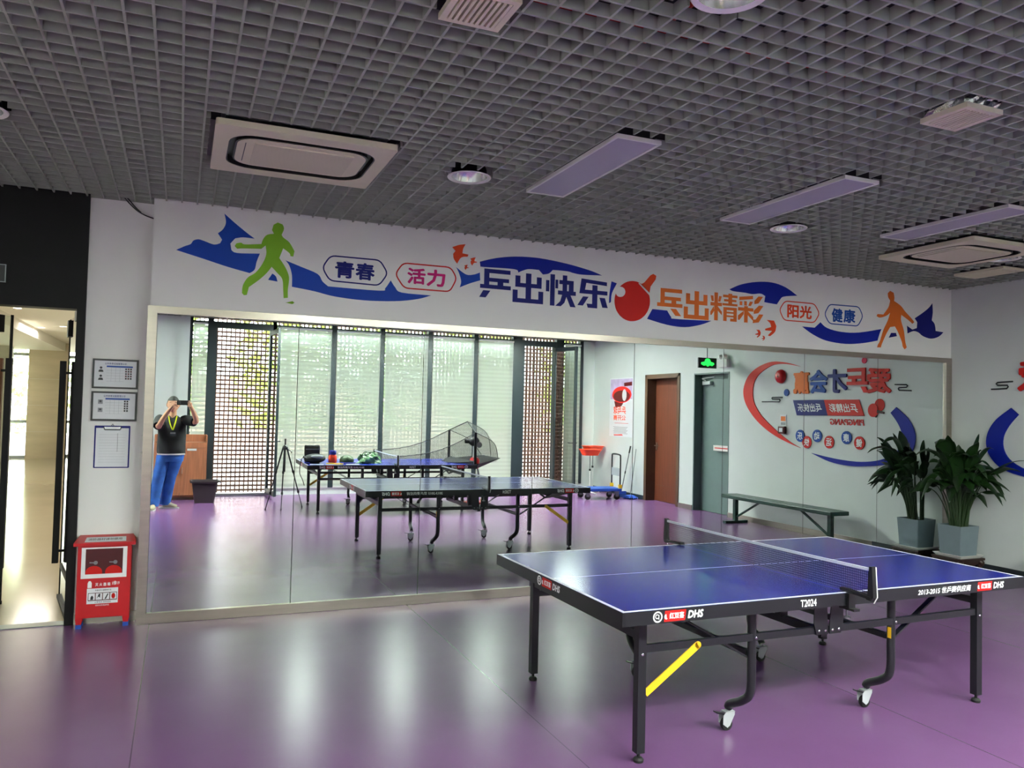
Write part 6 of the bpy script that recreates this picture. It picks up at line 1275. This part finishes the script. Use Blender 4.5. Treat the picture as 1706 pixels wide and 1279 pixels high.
# clothes
def cloth(name, nodes, edges, root, m):
    g = MB(); g.mesh(skin_mesh(nodes, edges, root), ident, m); return g.build(name, person, True)
A = nod
lerp = lambda a, b, t: tuple(a[i]+(b[i]-a[i])*t for i in range(3))
g = MB(); g.loft([(-.105, -.425, .872, .208, .160), (-.105, -.42, .93, .212, .165), (-.105, -.418, 1.05, .208, .165), (-.102, -.41, 1.18, .206, .158), (-.10, -.40, 1.30, .205, .142), (-.10, -.392, 1.37, .198, .118), (-.099, -.386, 1.415, .150, .092), (-.099, -.380, 1.448, .090, .078), (-.099, -.374, 1.466, .074, .068)], 'black_cloth', 32, .018, 4)
for sh, el, t0, t1 in ((A['shL'], A['elL'], -.25, .80), (A['shR'], A['elR'], -.25, .78)):
    p0, p1 = lerp(sh, el, t0), lerp(sh, el, t1); P_ = [lerp(p0, p1, k/5) for k in range(6)]
    g.tube(P_, [.060, .078, .082, .080, .078, .077], 'black_cloth', 18)
g.build('shirt', person, True)
g = MB(); g.loft([(-.105, -.425, .850, .205, .157), (-.105, -.425, .885, .204, .156)], 'white_ink', 32, .018, 4); g.build('undershirt_hem', person, True)
g = MB()
g.loft([(-.11, -.43, .96, .175, .130), (-.11, -.43, .88, .188, .140), (-.11, -.43, .80, .195, .145), (-.115, -.43, .745, .190, .135)], 'denim', 30, .012, 6)
for (hx, hy), (kx, ky), (ax, ay), sd in (((-.205, -.425), (-.272, -.38), (-.333, -.345), 2), ((-.018, -.435), (-.105, -.45), (-.165, -.53), 3)):
    g.loft([(hx, hy, .84, .108, .125), (hx+(kx-hx)*.35, hy+(ky-hy)*.35, .70, .104, .118), (hx+(kx-hx)*.7, hy+(ky-hy)*.7, .585, .094, .105), (kx, ky, .48, .088, .096), (kx+(ax-kx)*.4, ky+(ay-ky)*.4, .32, .084, .092), (kx+(ax-kx)*.8, ky+(ay-ky)*.8, .17, .082, .092), (ax, ay, .10, .086, .098), (ax, ay, .055, .084, .096)], 'denim', 24, .045, sd)
g.build('jeans', person, True)
for (x, y), (dx, dy) in (((-.335, -.335), (-.05, 1)), ((-.165, -.52), (.90, .42))):
    d = Vector((dx, dy, 0)).normalized(); c0 = Vector((x, y, 0)); g = MB()
    g.mesh(skin_mesh({'heel': (*(c0-d*.045)[:2], .052, (.045, .048)), 'mid': (*(c0+d*.06)[:2], .050, (.046, .042)), 'ball': (*(c0+d*.145)[:2], .038, (.046, .032)), 'toe': (*(c0+d*.20)[:2], .032, (.034, .024))}, [('heel', 'mid'), ('mid', 'ball'), ('ball', 'toe')], 'mid'), lambda x_, y_, z_: (x_, y_, max(z_, .012)), 'cream_shoe'); sh = g.build('shoe', person, True)
    g = MB(); sd = Vector((-d.y, d.x, 0)); g.prism([tuple((c0+d*a_+sd*b_)[:2]) for a_, b_ in ((-.092, -.028), (-.092, .028), (-.05, .044), (.10, .047), (.18, .042), (.222, .018), (.222, -.018), (.18, -.042), (.10, -.047), (-.05, -.044))], lambda u, v, q: (u, v, q), .018, 'white_plastic'); g.build('sole', sh)
# lanyard and badge
g = MB(); fy = lambda x, z: -.375+.145*math.sqrt(max(0, 1-((x+.10)/.205)**2))+(.012 if z < 1.3 else -.02*(z-1.3)/.12)
pts = [(-.040, -.335, 1.462), (-.046, -.280, 1.42), (-.066, fy(-.066, 1.33)+.014, 1.33), (-.090, fy(-.09, 1.25)+.014, 1.245)]; pt2 = [(-.158, -.335, 1.462), (-.152, -.280, 1.42), (-.130, fy(-.13, 1.33)+.014, 1.33), (-.096, fy(-.096, 1.25)+.014, 1.245)]
for P_, w in ((pts, .020), (pt2, .016)):
    c = catmull(P_, 6)
    for a_, b_ in zip(c, c[1:]): g.bar(a_, b_, w, .003, 'lanyard_yellow', (0, 1, 0))
lo = g.build('lanyard', person)
yb = fy(-.10, 1.2)+.018
g = MB(); g.box((-.132, yb, 1.150), (-.044, yb+.006, 1.215), 'badge_dark'); g.box((-.126, yb+.006, 1.185), (-.050, yb+.0065, 1.209), 'grey_ink'); g.build('badge', lo)
# telephone, held level
t = thing('phone', 'black phone held level in both hands of the person', 'phone', tuple(ph_c))
g = MB(); g.prism(rrect(-.080, -.037, .080, .037, .010, 4), lambda u, v, d: (u, -.0045+d, v), .009, 'black_plastic'); g.build('body', t)
g = MB(); g.prism(rrect(-.074, -.031, .074, .031, .006, 4), lambda u, v, d: (u, -.0052+d, v), .0006, 'black_ink'); g.build('screen', t)
g = MB(); g.prism(circle(-.045, 0.0, .026, 28), lambda u, v, d: (u, .0046+d, v), .002, 'black_metal'); cm = g.build('camera_plate', t)
for du, dv in ((.011, .011), (-.011, .011), (.011, -.011), (-.011, -.011)):
    g = MB(); g.prism(circle(-.045+du, dv, .0075, 16), lambda u, v, d: (u, .0067+d, v), .0012, 'grey_metal'); g.prism(circle(-.045+du, dv, .0055, 14), lambda u, v, d: (u, .0079+d, v), .0003, 'black_ink'); g.build('lens', cm)
